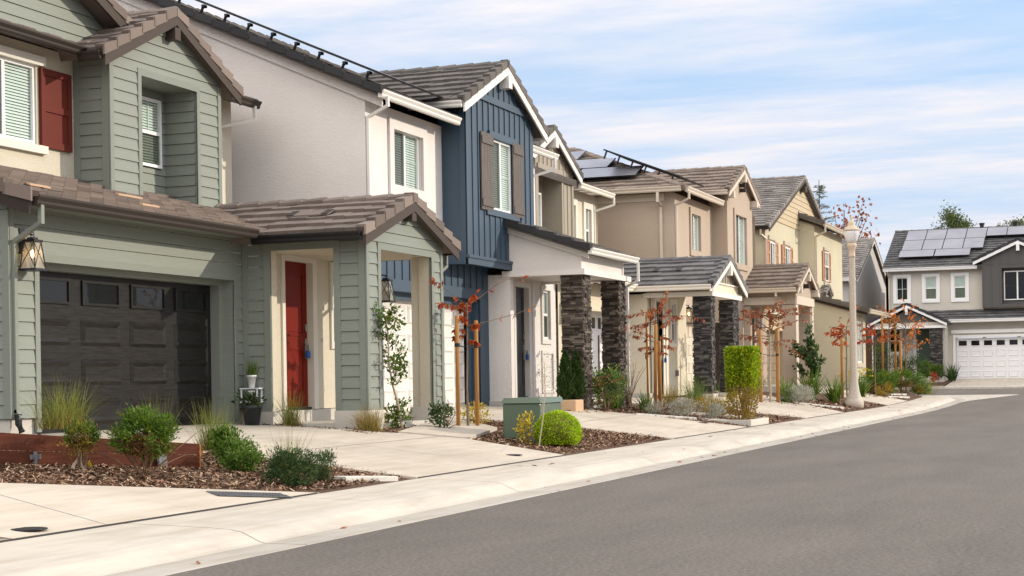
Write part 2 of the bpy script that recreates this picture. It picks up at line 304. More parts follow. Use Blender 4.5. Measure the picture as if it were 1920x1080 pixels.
def wall(mb, pl, outline, holes=(), reveal=.12, lap=0, zb=None):
    mb.part()
    for poly in cells(outline, holes):
        if len(poly) < 3: continue
        if not lap: mb.face([pl.P(u, 0, z) for u, z in poly]); continue
        z0 = zb if zb is not None else 0; lo = min(p[1] for p in poly); hi = max(p[1] for p in poly); k = int(math.floor((lo-z0)/lap))
        while z0+k*lap < hi:
            a, b = z0+k*lap, z0+(k+1)*lap; k += 1
            q = clip_half(clip_half(poly, 0, -1, -a), 0, 1, b-.007)
            if len(q) < 3: continue
            mb.cur = random.random()
            dd = lambda z: .004+.019*(1-(z-a)/lap)
            mb.face([pl.P(u, dd(z), z) for u, z in q])
            e = [p for p in q if abs(p[1]-a) < 1e-6]
            if len(e) == 2: mb.face([pl.P(e[0][0], dd(a), a), pl.P(e[1][0], dd(a), a), pl.P(e[1][0], -.004, a), pl.P(e[0][0], -.004, a)])
    for h in holes:
        u0, u1, z0, z1 = h[:4]; d = h[4] if len(h) > 4 else reveal
        c = [(u0, z0), (u1, z0), (u1, z1), (u0, z1)]
        for i in range(4):
            (a, b), (e, f) = c[i], c[(i+1) % 4]; mb.face([pl.P(a, .015 if lap else 0, b), pl.P(e, .015 if lap else 0, f), pl.P(e, -d, f), pl.P(a, -d, b)])
def frame(mb, pl, u0, u1, z0, z1, wd, d0, d1, sides='lrtb'):
    if 't' in sides: pl.box(mb, u0, u1, d0, d1, z1-wd, z1)
    if 'b' in sides: pl.box(mb, u0, u1, d0, d1, z0, z0+wd)
    za, zb = z0+(wd if 'b' in sides else 0), z1-(wd if 't' in sides else 0)
    if 'l' in sides: pl.box(mb, u0, u0+wd, d0, d1, za, zb)
    if 'r' in sides: pl.box(mb, u1-wd, u1, d0, d1, za, zb)
def trim(parent, name, pl, rects, mat):
    mb = MB()
    for r in rects:
        if name == 'corner_board': mb.part()
        pl.box(mb, *r)
    return mb.build(name, mat, parent)

def slope(mb, E0, E1, up, L, poly=None, tw=.32, ex=.36, th=.058, deck=.10):
    E0, E1, up = Vector(E0), Vector(E1), Vector(up).normalized(); W = (E1-E0).length; U = (E1-E0)/W; n = U.cross(up)
    if n.z < 0: n = -n
    T = lambda u, v, h: E0+U*u+up*v+n*h
    cl = poly or [(0, 0), (W, 0), (W, L), (0, L)]
    mb.cur = .35; mb.prism([T(u, v, -.004) for u, v in cl], n*-deck)
    for j in range(int(math.ceil(L/ex))):
        v0 = j*ex; off = (j % 2)*tw*.5; k = 0
        while k*tw-off < W:
            u0 = k*tw-off; k += 1; q = clip_poly([(u0+.004, v0), (u0+tw-.004, v0), (u0+tw-.004, v0+ex), (u0+.004, v0+ex)], cl)
            if len(q) < 3: continue
            mb.cur = min(1, max(0, random.gauss(.5, .2))); jt = random.uniform(-.009, .009); hv = lambda v: th*(1-.8*(v-v0)/ex)+jt+.006
            top = [T(u, v, hv(v)) for u, v in q]; mb.face(top)
            for i in range(len(q)):
                a, b = q[i], q[(i+1) % len(q)]
                if a[1]+b[1] < 2*v0+ex*1.2: mb.face([T(a[0], a[1], hv(a[1])), T(b[0], b[1], hv(b[1])), T(b[0], b[1], -.004), T(a[0], a[1], -.004)])
def rake(mb, A, B, out, drop=.13, wid=.16, ex=.36):
    A, B, out = Vector(A), Vector(B), Vector(out).normalized(); L = (B-A).length; t = (B-A)/L; n = out.cross(t)
    if n.z < 0: n = -n
    for k in range(int(math.ceil(L/ex))):
        a = A+t*(k*ex); l = min(ex*1.04, L-k*ex+.02); mb.cur = min(1, max(0, random.gauss(.5, .22))); d = .022
        lift0, lift1 = n*(.088+d), n*.058
        e0, e1 = a+out*.03, a+t*l+out*.03
        for (s0, s1, hh0, hh1) in ((-wid, 0, None, None),):
            p = [e0-out*wid+lift0, e0+out*d*.6+lift0, e1+lift1, e1-out*wid+lift1]; mb.face(p)
            q = [e0+out*d*.6+lift0, e0+out*d*.6+lift0-Vector((0, 0, drop+.03)), e1+lift1-Vector((0, 0, drop)), e1+lift1]; mb.face(q)
            mb.face([e0-out*wid+lift0, e0-out*wid-n*.02, e0+out*d*.6-n*.02, e0+out*d*.6+lift0]); mb.face([e0+out*d*.6+lift0, e0+out*d*.6+lift0-Vector((0, 0, drop+.03)), e0-out*.02+lift0-Vector((0, 0, drop+.03)), e0-out*.02+lift0])
            mb.face([e0-out*wid+lift0, e1-out*wid+lift1, e1-out*wid-n*.03, e0-out*wid-n*.03])
            mb.face([e0+out*d*.6+lift0-Vector((0, 0, drop+.03)), e1+lift1-Vector((0, 0, drop)), e1-out*.03+lift1-Vector((0, 0, drop)), e0-out*.03+lift0-Vector((0, 0, drop+.03))])
def ridge(mb, A, B, pitch, wid=.17, ex=.40):
    A, B = Vector(A), Vector(B); L = (B-A).length; t = (B-A)/L; s = t.cross(Vector((0, 0, 1))).normalized(); dz = wid*math.sin(pitch); dw = wid*math.cos(pitch)
    for k in range(int(math.ceil(L/ex))):
        a = A+t*(k*ex); b = A+t*min(L, k*ex+ex*1.05); mb.cur = min(1, max(0, random.gauss(.5, .22)))
        def sec(p, h, wf): return [p-s*dw*wf+Vector((0, 0, h-dz*wf)), p-s*dw*.25+Vector((0, 0, h-dz*.1)), p+s*dw*.25+Vector((0, 0, h-dz*.1)), p+s*dw*wf+Vector((0, 0, h-dz*wf))]
        p, q = sec(a, .095, 1.05), sec(b, .07, 1)
        for i in range(3): mb.face([p[i], p[i+1], q[i+1], q[i]])
        mb.face(p); 
        for i in (0, 3): mb.face([p[i], q[i], q[i]-Vector((0, 0, .05)), p[i]-Vector((0, 0, .05))])
        mb.face([p[0], p[3], p[3]-Vector((0, 0, .05)), p[0]-Vector((0, 0, .05))])
def gutter(parent, A, B, out, mat, h=.125, w_=.12):
    A, B, out = Vector(A), Vector(B), Vector(out).normalized(); mb = MB()
    prof = [(0, 0), (0, -h), (w_*.55, -h), (w_*.72, -h*.78), (w_*.72, -h*.55), (w_, -h*.2), (w_, 0), (w_-.015, 0), (w_-.015, -.02), (.015, -.02), (.015, 0)]
    mb.prism([A+out*a+Vector((0, 0, b)) for a, b in prof], B-A); return mb.build('gutter', mat, parent)
def barge(parent, name, A, B, out, mat, h=.18, t=.04, zoff=0):
    A, B, out = Vector(A), Vector(B), Vector(out).normalized(); mb = MB(); z = Vector((0, 0, zoff))
    mb.obox(A+z-Vector((0, 0, h)), B-A, out*t, (0, 0, h)); return mb.build(name, mat, parent)
def downspout(parent, path, mat, w_=.065, foot=True):
    mb = MB(); path = [Vector(p) for p in path]
    for a, b in zip(path, path[1:]):
        t = (b-a).normalized(); s = Vector((1, 0, 0)) if abs(t.x) < .5 else Vector((0, 1, 0)); s = (s-t*s.dot(t)).normalized(); q = t.cross(s)
        mb.obox(a-s*w_*.5-q*w_*.42-t*.02, s*w_, q*w_*.84, (b-a)+t*.04)
    return mb.build('downspout', mat, parent)

def window(parent, pl, u0, u1, z0, z1, kind='hung', rec=.09, fmat='vinyl', blind=True, muntin=True, gl='glass', screen=True):
    """vinyl window set in a hole: frame with panes, screen and blinds as sub-parts"""
    mb = MB(); f = .05; frame(mb, pl, u0, u1, z0, z1, f, -rec-.02, -rec+.035); um, zm = (u0+u1)/2, (z0+z1)/2
    if kind == 'hung': pl.box(mb, u0+f, u1-f, -rec-.015, -rec+.03, zm-.03, zm+.03)
    if kind == 'slider': pl.box(mb, um-.035, um+.035, -rec-.015, -rec+.03, z0+f, z1-f)
    o = mb.build('window', fmat, parent)
    g = MB(); g.face([pl.P(a, -rec, b) for a, b in ((u0+f, z0+f), (u1-f, z0+f), (u1-f, z1-f), (u0+f, z1-f))]); g.build('pane', gl, o)
    if muntin:
        g = MB()
        if kind == 'hung': pl.box(g, um-.01, um+.01, -rec-.014, -rec-.006, zm+.03, z1-f)
        elif kind == 'slider': pl.box(g, um+.035, u1-f, -rec-.014, -rec-.006, zm-.01, zm+.01)
        else:
            pl.box(g, um-.012, um+.012, -rec-.014, -rec-.006, z0+f, z1-f); pl.box(g, u0+f, um-.012, -rec-.014, -rec-.006, zm-.012, zm+.012); pl.box(g, um+.012, u1-f, -rec-.014, -rec-.006, zm-.012, zm+.012)
        g.build('muntin', fmat, o)
    if screen and kind in ('slider', 'hung'):
        g = MB()
        if kind == 'slider': g.face([pl.P(a, -rec+.014, b) for a, b in ((u0+f, z0+f), (um-.035, z0+f), (um-.035, z1-f), (u0+f, z1-f))])
        else: g.face([pl.P(a, -rec+.014, b) for a, b in ((u0+f, z0+f), (u1-f, z0+f), (u1-f, zm-.03), (u0+f, zm-.03))])
        g.build('insect_screen', 'screen', o)
    if blind:
        g = MB(); z = z0+.03; a, b = u0+.02, u1-.02
        while z < z1-.03:
            c = [Vector(pl.P(a, -rec-.012, z)), Vector(pl.P(b, -rec-.012, z)), Vector(pl.P(b, -rec-.036, z+.044)), Vector(pl.P(a, -rec-.036, z+.044))]; g.face(c); z += .046
        g.build('blind', 'blind', o)
    g = MB(); pl.box(g, u0-.1, u1+.1, -rec-.5, -rec-(.05 if blind else .2), z0-.1, z1+.1); g.build('dark_room', 'inside', o)
    return o
def garage_door(parent, pl, u0, u1, z0, z1, cols, rows, mat, win=True, wincols=None, long=True, rail=.09):
    mb = MB(); pl.box(mb, u0, u1, -.04, 0, z0, z1); rh = (z1-z0)/rows; cw = (u1-u0)/cols
    nr = rows-1 if win else rows
    for r in range(nr):
        pl.box(mb, u0, u1, 0, .003, z0+r*rh-.006, z0+r*rh+.006) if r else None
        for c in range(cols):
            a, b, e, f = u0+c*cw+cw*rail*1.1, u0+(c+1)*cw-cw*rail*1.1, z0+r*rh+rh*.17, z0+(r+1)*rh-rh*.17; g = min(.05, cw*.06)
            P = lambda u, d, z: pl.P(u, d, z)
            o1 = [(a, e), (b, e), (b, f), (a, f)]; o2 = [(a+g, e+g), (b-g, e+g), (b-g, f-g), (a+g, f-g)]; o3 = [(a+2*g, e+2*g), (b-2*g, e+2*g), (b-2*g, f-2*g), (a+2*g, f-2*g)]
            for (s1, h1), (s2, h2) in (((o1, .002), (o2, .034)), ((o2, .034), (o3, .012))):
                for i in range(4): mb.face([P(s1[i][0], h1, s1[i][1]), P(s1[(i+1) % 4][0], h1, s1[(i+1) % 4][1]), P(s2[(i+1) % 4][0], h2, s2[(i+1) % 4][1]), P(s2[i][0], h2, s2[i][1])])
            mb.face([P(u, .012, z) for u, z in o3])
    if win:
        wc = wincols or cols; ww = (u1-u0)/wc
        for c in range(wc):
            a, b, e, f = u0+c*ww+ww*.12, u0+(c+1)*ww-ww*.12, z1-rh+rh*.2, z1-rh*.17; frame(mb, pl, a, b, e, f, .035, .001, .028)
    o = mb.build('garage_door', mat, parent)
    if win:
        for c in range(wc):
            a, b, e, f = u0+c*ww+ww*.12, u0+(c+1)*ww-ww*.12, z1-rh+rh*.2, z1-rh*.17; g = MB(); pl.box(g, a+.035, b-.035, .002, .009, e+.035, f-.035); g.build('window_pane', 'darkglass', o)
    return o
def entry_door(parent, pl, u0, u1, z0, z1, mat, side=1, d=0, glass=False):
    mb = MB(); pl.box(mb, u0, u1, d-.05, d, z0, z1); w_ = u1-u0; zs_ = [(z0+.22, z0+(z1-z0)*.41), (z0+(z1-z0)*.49, z1-.17)]
    for a, b in zs_:
        frame(mb, pl, u0+w_*.15, u1-w_*.15, a, b, .035, d, d+.014); pl.box(mb, u0+w_*.15+.075, u1-w_*.15-.075, d, d+.010, a+.075, b-.075)
    o = mb.build('entry_door', mat, parent); h = MB(); uh = u1-.08 if side > 0 else u0+.08; zh = z0+(z1-z0)*.40
    pl.box(h, uh-.03, uh+.03, d, d+.02, zh-.16, zh+.18); h.tube([pl.P(uh, d+.02, zh-.12), pl.P(uh, d+.075, zh-.07), pl.P(uh, d+.08, zh+.06), pl.P(uh, d+.02, zh+.12)], .014, 8)
    h.lathe((0, 0, 0), [(0, 0)], 3) if False else None
    pl.box(h, uh-.035, uh+.035, d, d+.03, zh+.30, zh+.42); h.build('door_handle', 'nickel', o)
    p = MB(); pl.box(p, u0-.02, u1+.02, d-.02, d+.07, z0-.04, z0-.005); p.build('threshold', 'black', o)
    return o
def shutter(parent, pl, u0, u1, z0, z1, mat, style='panel', d0=.004):
    mb = MB(); d = d0+.03
    if style == 'panel':
        pl.box(mb, u0, u1, d0, d, z0, z1); zm = z0+(z1-z0)*.5
        for a, b in ((z0, z0+.10), (zm-.05, zm+.05), (z1-.10, z1)): pl.box(mb, u0+.10, u1-.10, d, d+.022, a, b)
        pl.box(mb, u0, u0+.10, d, d+.022, z0, z1); pl.box(mb, u1-.10, u1, d, d+.022, z0, z1)
    else:
        n = 4; w_ = (u1-u0)/n
        for k in range(n): pl.box(mb, u0+k*w_+.004, u0+(k+1)*w_-.004, d0, d, z0+random.uniform(0, .01), z1-random.uniform(0, .01))
        for a in (z0+.08, z1-.24): pl.box(mb, u0+.005, u1-.005, d, d+.025, a, a+.15)
    return mb.build('shutter', mat, parent)
def lantern(parent, pl, u, z, lit=False, h=.46, out=.20):
    """box lantern with crossed bars on a wall bracket"""
    c = Vector(pl.P(u, out, z)); mb = MB(); pl.box(mb, u-.06, u+.06, .012, .03, z-.02, z+.30)
    mb.tube([pl.P(u, .03, z+.20), pl.P(u, out*.6, z+.24), pl.P(u, out, z+.21)], .014, 6); top, bot = .075, .115
    zt, zb_ = z+.12, z-h+.18
    def ring(s, zz, hh): mb.box(c.x-s, c.x+s, c.y-s, c.y+s, zz, zz+hh)
    ring(top+.02, zt, .03); ring(.05, zt+.03, .03); mb.tube([(c.x-.035, c.y, zt+.06), (c.x-.03, c.y, zt+.12), (c.x+.03, c.y, zt+.12), (c.x+.035, c.y, zt+.06)], .007, 6); ring(bot+.015, zb_-.03, .03)
    ct = [Vector((c.x+sx_*top, c.y+sy*top, zt)) for sx_, sy in ((-1, -1), (1, -1), (1, 1), (-1, 1))]; cb = [Vector((c.x+sx_*bot, c.y+sy*bot, zb_)) for sx_, sy in ((-1, -1), (1, -1), (1, 1), (-1, 1))]
    for i in range(4):
        mb.tube([cb[i], ct[i]], .009, 4); mb.tube([cb[i], ct[(i+1) % 4]], .0045, 4); mb.tube([cb[(i+1) % 4], ct[i]], .0045, 4)
    o = mb.build('wall_lantern', 'black', parent); g = MB()
    for i in range(4):
        k = (i+1) % 4; ins = lambda p: p+(Vector((c.x, c.y, p.z))-p)*.04
        g.face([ins(cb[i]), ins(cb[k]), ins(ct[k]), ins(ct[i])])
    g.build('lantern_glass', 'seedglass', o); b = MB(); zm = z-.03; b.lathe((c.x, c.y, zm-.05), [(.008, 0), (.022, .02), (.03, .05), (.02, .085), (.004, .10)], 10); b.build('bulb', 'bulb' if lit else 'vinyl', o, True)
    return o
def stones(mb, pl, u0, u1, z0, z1, dmin=.012, dmax=.05):
    z = z0
    while z < z1-.01:
        h = min(random.uniform(.028, .060), z1-z); u = u0-random.uniform(0, .15)
        while u < u1:
            l = random.uniform(.08, .30); a, b = max(u, u0), min(u+l, u1); u += l
            if b-a < .015: continue
            mb.cur = random.random(); pl.box(mb, a+.002, b-.002, 0, random.uniform(dmin, dmax), z+.002, z+h-.002)
        z += h
def stone_pillar(parent, x0, x1, y0, y1, z0, z1, mat):
    mb = MB(); i = .03; mb.cur = .1; mb.box(x0+i, x1-i, y0+i, y1-i, z0, z1)
    stones(mb, Pl('Y', y0+i), x0, x1, z0, z1); stones(mb, Pl('X', x0+i), y0+.01, y1-.01, z0, z1); stones(mb, Pl('X+', x1-i), y0+.01, y1-.01, z0, z1)
    b = Pl('Y', y1-i); b.P = lambda u, d, z: (u, y1-i+d, z); stones(mb, b, x0, x1, z0, z1)
    return mb.build('stone_pillar', mat, parent)
def battens(parent, pl, outline, sp, mat, u_start, holes=(), name='batten_siding', wdt=.05, dp=.022):
    mb = MB(); wall(mb, pl, outline, holes, .1); u = u_start; hi = max(p[0] for p in outline)
    while u < hi:
        q = clip_poly([(u, -50), (u+wdt, -50), (u+wdt, 50), (u, 50)], outline); 
        if len(q) >= 3:
            z0, z1 = min(p[1] for p in q), sorted(p[1] for p in q)[-2]; segs = [(z0, z1)]
            for h in holes:
                if h[0]-.01 < u+wdt/2 < h[1]+.01: segs = [s for a, b in segs for s in ((a, min(b, h[2])), (max(a, h[3]), b)) if s[1]-s[0] > .02]
            for a, b in segs: pl.box(mb, u, u+wdt, 0, dp, a, b)
        u += sp
    return mb.build(name, mat, parent)

# ================================================================ HOUSE A (sage green, nearest)
def gable_roof(parent, name, xl, xr, y0, y1, ze, zr, mat, rakemat=None, xapex=None, front_rake=True, bargemat=None, over=.04, tw=.32, ex=.36, ridge_end=None, bh=.19, clipL=None, clipR=None):
    """gable with its ridge along Y; eaves at xl / xr (height ze), ridge at height zr, front end at y0"""
    xa = xapex if xapex is not None else (xl+xr)/2
    mb = MB(); up1 = Vector((xa-xl, 0, zr-ze)); up2 = Vector((xa-xr, 0, zr-ze))
    slope(mb, (xl, y0, ze), (xl, y1, ze), up1, up1.length, clipL, tw, ex); slope(mb, (xr, y0, ze), (xr, y1, ze), up2, up2.length, clipR, tw, ex)
    ridge(mb, (xa, y0-.02, zr), (xa, ridge_end or y1, zr), math.atan2(zr-ze, xa-xl))
    o = mb.build(name, mat, parent)
    if front_rake:
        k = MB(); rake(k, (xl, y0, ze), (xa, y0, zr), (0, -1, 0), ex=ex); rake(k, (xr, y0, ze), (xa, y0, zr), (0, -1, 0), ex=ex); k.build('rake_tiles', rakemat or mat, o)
    if bargemat:
        for e in (xl, xr): barge(parent, 'barge_board', (e, y0+.012, ze-.03), (xa, y0+.012, zr-.03), (0, -1, 0), bargemat, bh, .035)
    return o

A = thing('house', 'sage green two-storey house with a red front door and brown tiled roofs', 'house', (18.24, 13.4, .6), 'houses along the street')
YA = Pl('Y', 13.4); XA = Pl('X', 24.31); LAP = .178
# garage front
mb = MB(); wall(mb, YA, [(18.24, .89), (24.31, .89), (24.31, 3.62), (18.24, 3.62)], [(18.85, 24.0, .5, 2.93, .18)], lap=LAP, zb=.89); mb.build('lap_wall', 'sage', A)
mb = MB(); wall(mb, Pl('X', 18.24), [(13.4, .89), (16.5, .89), (16.5, 4.3), (15.33, 4.3), (13.4, 3.62)], lap=LAP, zb=.89); mb.build('lap_wall', 'sage', A)
trim(A, 'corner_board', YA, [(18.24, 18.33, .004, .028, .89, 3.6)], 'sage_trim'); trim(A, 'corner_board', Pl('X', 18.24), [(13.38, 13.49, .004, .028, .89, 3.55)], 'sage_trim')
trim(A, 'garage_trim', YA, [(18.75, 18.85, .004, .03, .7, 2.93), (24.0, 24.10, .004, .03, .7, 2.93), (18.75, 24.10, .004, .03, 2.93, 3.03)], 'sage_trim')
mb = MB(); frame(mb, Pl('Y', 13.60), 18.78, 24.05, .5, 3.02, .17, -.16, .02, 'lrt'); mb.build('garage_frame', 'sage_trim', A)
garage_door(A, Pl('Y', 13.74), 18.95, 23.88, .66, 2.86, 4, 4, 'garA')
mb = MB(); mb.box(18.26, 18.84, 13.43, 13.9, .3, .89); mb.box(24.02, 24.33, 13.42, 13.9, .3, .885); mb.build('plinth', 'plinth', A)
lantern(A, YA, 18.50, 3.03, True, .40, .18)
# pent roof over garage
SL = (4.47-3.70)/(15.33-12.9); upA = Vector((0, 1, SL)); LA = 2.5*math.sqrt(1+SL*SL)
mb = MB(); slope(mb, (18.0, 12.88, 3.69), (25.72, 12.88, 3.69), upA, LA, None, .32, .335); pent = mb.build('pent_roof', 'tileA', A)
mb = MB(); rake(mb, (18.0, 12.88, 3.69), (18.0, 15.3, 3.69+2.42*SL), (-1, 0, 0), .15, .2, .42); mb.build('rake_tiles', 'tileA', pent)
barge(A, 'barge_board', (18.02, 12.9, 3.66), (18.02, 15.3, 3.66+2.4*SL), (-1, 0, 0), 'gutterA', .2, .03)
gutter(A, (18.05, 12.9, 3.70), (23.78, 12.9, 3.70), (0, -1, 0), 'gutterA', .135)
mb = MB(); mb.box(18.05, 23.9, 12.92, 13.4, 3.60, 3.615); mb.build('soffit', 'sage_trim', A)
downspout(A, [(18.17, 12.85, 3.58), (18.17, 12.85, 3.36), (18.30, 13.36, 3.14), (18.30, 13.36, .98), (18.30, 13.30, .9)], 'sage_trim'); mb = MB(); mb.tube([(18.30, 13.33, .95), (18.30, 13.33, .82), (18.30, 13.28, .72)], .045, 8); mb.build('drain_boot', 'rubber', A)
# porch
def porch_wall_top(x): return 3.56+.405*min(x-23.93, 27.81-x)
PF = Pl('Y', 11.22); FR = [(24.31, .84), (27.42, .84), (27.42, porch_wall_top(27.42)), (25.87, porch_wall_top(25.87)), (24.31, porch_wall_top(24.31))]
mb = MB(); wall(mb, PF, FR, [(24.84, 26.94, .5, 3.39, .02)], lap=LAP, zb=.84); mb.build('lap_wall', 'sage', A)
mb = MB(); wall(mb, XA, [(11.22, .84), (13.4, .84), (13.4, 3.62), (11.22, 3.62)], [(11.76, 12.88, .5, 3.40, .02)], lap=LAP, zb=.84); mb.build('lap_wall', 'sage', A)
mb = MB(); wall(mb, Pl('X+', 27.42), [(11.22, .84), (13.4, .84), (13.4, 3.62), (11.22, 3.62)], [(11.6, 13.05, .5, 3.40, .02)], lap=LAP, zb=.84); mb.build('lap_wall', 'sage', A)
trim(A, 'opening_trim', PF, [(24.73, 24.84, .004, .03, .84, 3.39), (26.94, 27.05, .004, .03, .84, 3.39), (24.73, 27.05, .004, .03, 3.39, 3.50)], 'sage_trim')
trim(A, 'opening_trim', XA, [(11.65, 11.76, .004, .03, .84, 3.40), (12.88, 13.0, .004, .03, .84, 3.40), (11.65, 13.0, .004, .03, 3.40, 3.52)], 'sage_trim')
trim(A, 'corner_board', PF, [(24.285, 24.38, .004, .032, .84, 3.7), (27.34, 27.445, .004, .032, .84, 3.7)], 'sage_trim'); trim(A, 'corner_board', XA, [(11.22, 11.33, .004, .03, .84, 3.6), (13.28, 13.38, .004, .03, .84, 3.6)], 'sage_trim')
mb = MB(); mb.box(24.33, 24.835, 11.25, 11.755, .84, 3.4); mb.box(26.945, 27.40, 11.25, 11.44, .84, 3.4); mb.box(26.99, 27.40, 11.44, 11.60, .84, 3.4); mb.box(24.33, 24.52, 12.885, 13.1, .84, 3.4); mb.build('porch_column', 'cream', A)
mb = MB(); mb.box(24.33, 27.40, 11.25, 13.1, 3.405, 3.44); mb.build('porch_ceiling', 'cream', A)
mb = MB(); mb.box(24.28, 24.87, 11.19, 11.78, .2, .84); mb.box(26.91, 27.45, 11.19, 11.62, .2, .84); mb.box(24.28, 24.6, 12.86, 13.42, .2, .835); mb.box(24.3, 27.43, 11.79, 13.05, .2, .64); mb.box(24.9, 26.9, 11.24, 11.5, .2, .62); mb.box(24.9, 27.4, 13.0, 13.3, .2, .83); mb.build('plinth', 'plinth', A)
BK = Pl('Y', 13.1); mb = MB(); wall(mb, BK, [(24.33, .84), (28.0, .84), (28.0, 3.42), (24.33, 3.42)], [(25.15, 26.18, .8, 3.42, .14), (26.95, 27.38, 1.95, 3.3, .1)]); mb.build('porch_wall', 'cream', A)
trim(A, 'door_frame', BK, [(25.06, 25.16, -.10, .035, .84, 3.40), (26.17, 26.30, -.10, .035, .84, 3.40), (26.30, 26.36, 0, .02, .84, 3.38), (25.16, 26.17, -.10, .03, 3.32, 3.41)], 'creamtrim')
entry_door(A, BK, 25.16, 26.17, .88, 3.32, 'reddoor', 1, -.09)
window(A, BK, 26.95, 27.38, 1.95, 3.3, 'hung', .07); mb = MB(); frame(mb, BK, 26.87, 27.46, 1.87, 3.38, .08, .003, .04); mb.build('window_trim', 'creamtrim', A)
mb = MB(); mb.tube([BK.P(26.55, 0, 2.02), BK.P(26.55, .02, 2.02)], .028, 10); mb.build('doorbell', 'nickel', A)
gable_roof(A, 'porch_roof', 23.93, 27.81, 11.05, 14.72, 3.61, 4.30, 'tileA', None, None, True, 'bargeA', ex=.40, tw=.34)
gutter(A, (23.94, 12.98, 3.61), (23.94, 11.09, 3.61), (-1, 0, 0), 'black', .13); gutter(A, (27.80, 11.09, 3.61), (27.80, 13.6, 3.61), (1, 0, 0), 'gutterA', .13)
mb = MB(); mb.box(25.78, 25.96, 11.04, 11.22, 3.92, 4.14); mb.build('knee_block', 'bargeA', A)
downspout(A, [(27.86, 11.3, 3.5), (27.86, 11.3, 3.3), (27.47, 11.3, 3.14), (27.47, 11.3, .7)], 'sage_trim')
# flat tile vents let into the roofs
for (x0, x1, y) in ((18.75, 19.2, 13.42), (21.25, 21.7, 13.30), (21.75, 22.4, 14.02)):
    z = 3.69+SL*(y-12.88)+.055; mb = MB(); mb.obox((x0, y, z), (x1-x0, 0, 0), (0, .06, .06*SL), (0, 0, .022)); mb.build('tile_vent', 'terra', A)
mb = MB(); sx0 = .69/1.94; mb.obox((24.80, 12.1, 3.61+sx0*.87+.06), (.26, 0, .26*sx0), (0, .75, 0), (0, 0, .02)); mb.build('tile_vent', 'tileA', A)
for y in (12.1, 12.72): mb = MB(); mb.obox((24.79, y, 3.61+sx0*.86+.083), (.26, 0, .26*sx0), (0, .12, 0), (0, 0, .006)); mb.build('vent_slot', 'gutterA', A)
# upper storey
UC = Pl('Y', 15.33); mb = MB(); wall(mb, UC, [(13.5, 4.3), (22.6, 4.3), (22.6, 6.4), (13.5, 6.4)], [(20.1, 21.60, 4.92, 6.10, .1)]); wall(mb, UC, [(25.9, 3.9), (27.5, 3.9), (27.5, 6.5), (25.9, 6.5)]); wall(mb, Pl('X+', 27.5), [(13.1, .8), (24, .8), (24, 6.45), (15.33, 6.45), (15.33, 3.9), (13.1, 3.9)][:0] or [(15.33, .8), (24, .8), (24, 6.45), (15.33, 6.45)]); wall(mb, Pl('X', 18.24), [(15.33, .8), (24, .8), (24, 4.5), (15.33, 4.5)]); mb.build('stucco_wall', 'cream', A)
window(A, UC, 20.1, 21.60, 4.92, 6.10, 'slider', .06); trim(A, 'window_head', UC, [(20.0, 21.78, .003, .06, 6.10, 6.24)], 'creamtrim'); trim(A, 'window_sill', UC, [(20.0, 21.78, .003, .08, 4.78, 4.90)], 'creamtrim')
shutter(A, UC, 21.66, 22.44, 4.89, 6.08, 'redshut')
UB = Pl('Y', 14.70)
def bay_top(x): return 6.28+.48*min(x-22.2, 26.4-x)
mb = MB(); wall(mb, UB, [(22.58, 4.0), (25.95, 4.0), (25.95, bay_top(25.95)), (24.3, bay_top(24.3)), (22.58, bay_top(22.58))], [(23.46, 25.17, 4.2, 6.20, .02)], lap=LAP, zb=4.1); mb.build('lap_wall', 'sage', A)
mb = MB(); wall(mb, Pl('X', 22.58), [(14.7, 4.0), (15.4, 4.0), (15.4, 6.5), (14.7, 6.5)], lap=LAP, zb=4.1); wall(mb, Pl('X+', 25.95), [(14.7, 4.0), (15.4, 4.0), (15.4, 6.5), (14.7, 6.5)], lap=LAP, zb=4.1)
wall(mb, Pl('X', 25.17), [(14.72, 4.1), (15.32, 4.1), (15.32, 6.2), (14.72, 6.2)], lap=LAP, zb=4.1); wall(mb, Pl('X+', 23.46), [(14.72, 4.1), (15.32, 4.1), (15.32, 6.2), (14.72, 6.2)], lap=LAP, zb=4.1); mb.build('lap_wall', 'sage', A)
NB = Pl('Y', 15.31); mb = MB(); wall(mb, NB, [(23.46, 4.1), (25.17, 4.1), (25.17, 6.2), (23.46, 6.2)], [(24.28, 25.02, 4.9, 6.08, .05)], lap=LAP, zb=4.1); mb.build('lap_wall', 'sage', A)
mb = MB(); mb.box(23.46, 25.17, 14.72, 15.31, 6.2, 6.22); mb.build('niche_ceiling', 'sage_trim', A)
window(A, NB, 24.30, 25.0, 4.92, 6.06, 'hung', -.02)
trim(A, 'niche_trim', UB, [(23.36, 23.46, .004, .03, 4.1, 6.2), (25.17, 25.27, .004, .03, 4.1, 6.2), (23.36, 25.27, .004, .03, 6.2, 6.31)], 'sage_trim')
trim(A, 'corner_board', UB, [(22.555, 22.66, .004, .032, 4.1, 6.4), (25.87, 25.975, .004, .032, 4.1, 6.4)], 'sage_trim'); trim(A, 'corner_board', Pl('X', 22.58), [(14.7, 14.82, .004, .03, 4.1, 6.4), (15.22, 15.32, .004, .03, 4.1, 6.4)], 'sage_trim')
gable_roof(A, 'bay_roof', 22.2, 26.4, 14.53, 17.2, 6.36, 7.36, 'tileA', None, None, True, 'bargeA', ex=.40, tw=.34)
gutter(A, (22.21, 14.95, 6.36), (22.21, 14.56, 6.36), (-1, 0, 0), 'gutterA')
mb = MB(); mb.box(24.22, 24.39, 14.50, 14.70, 6.90, 7.10); mb.build('knee_block', 'bargeA', A)
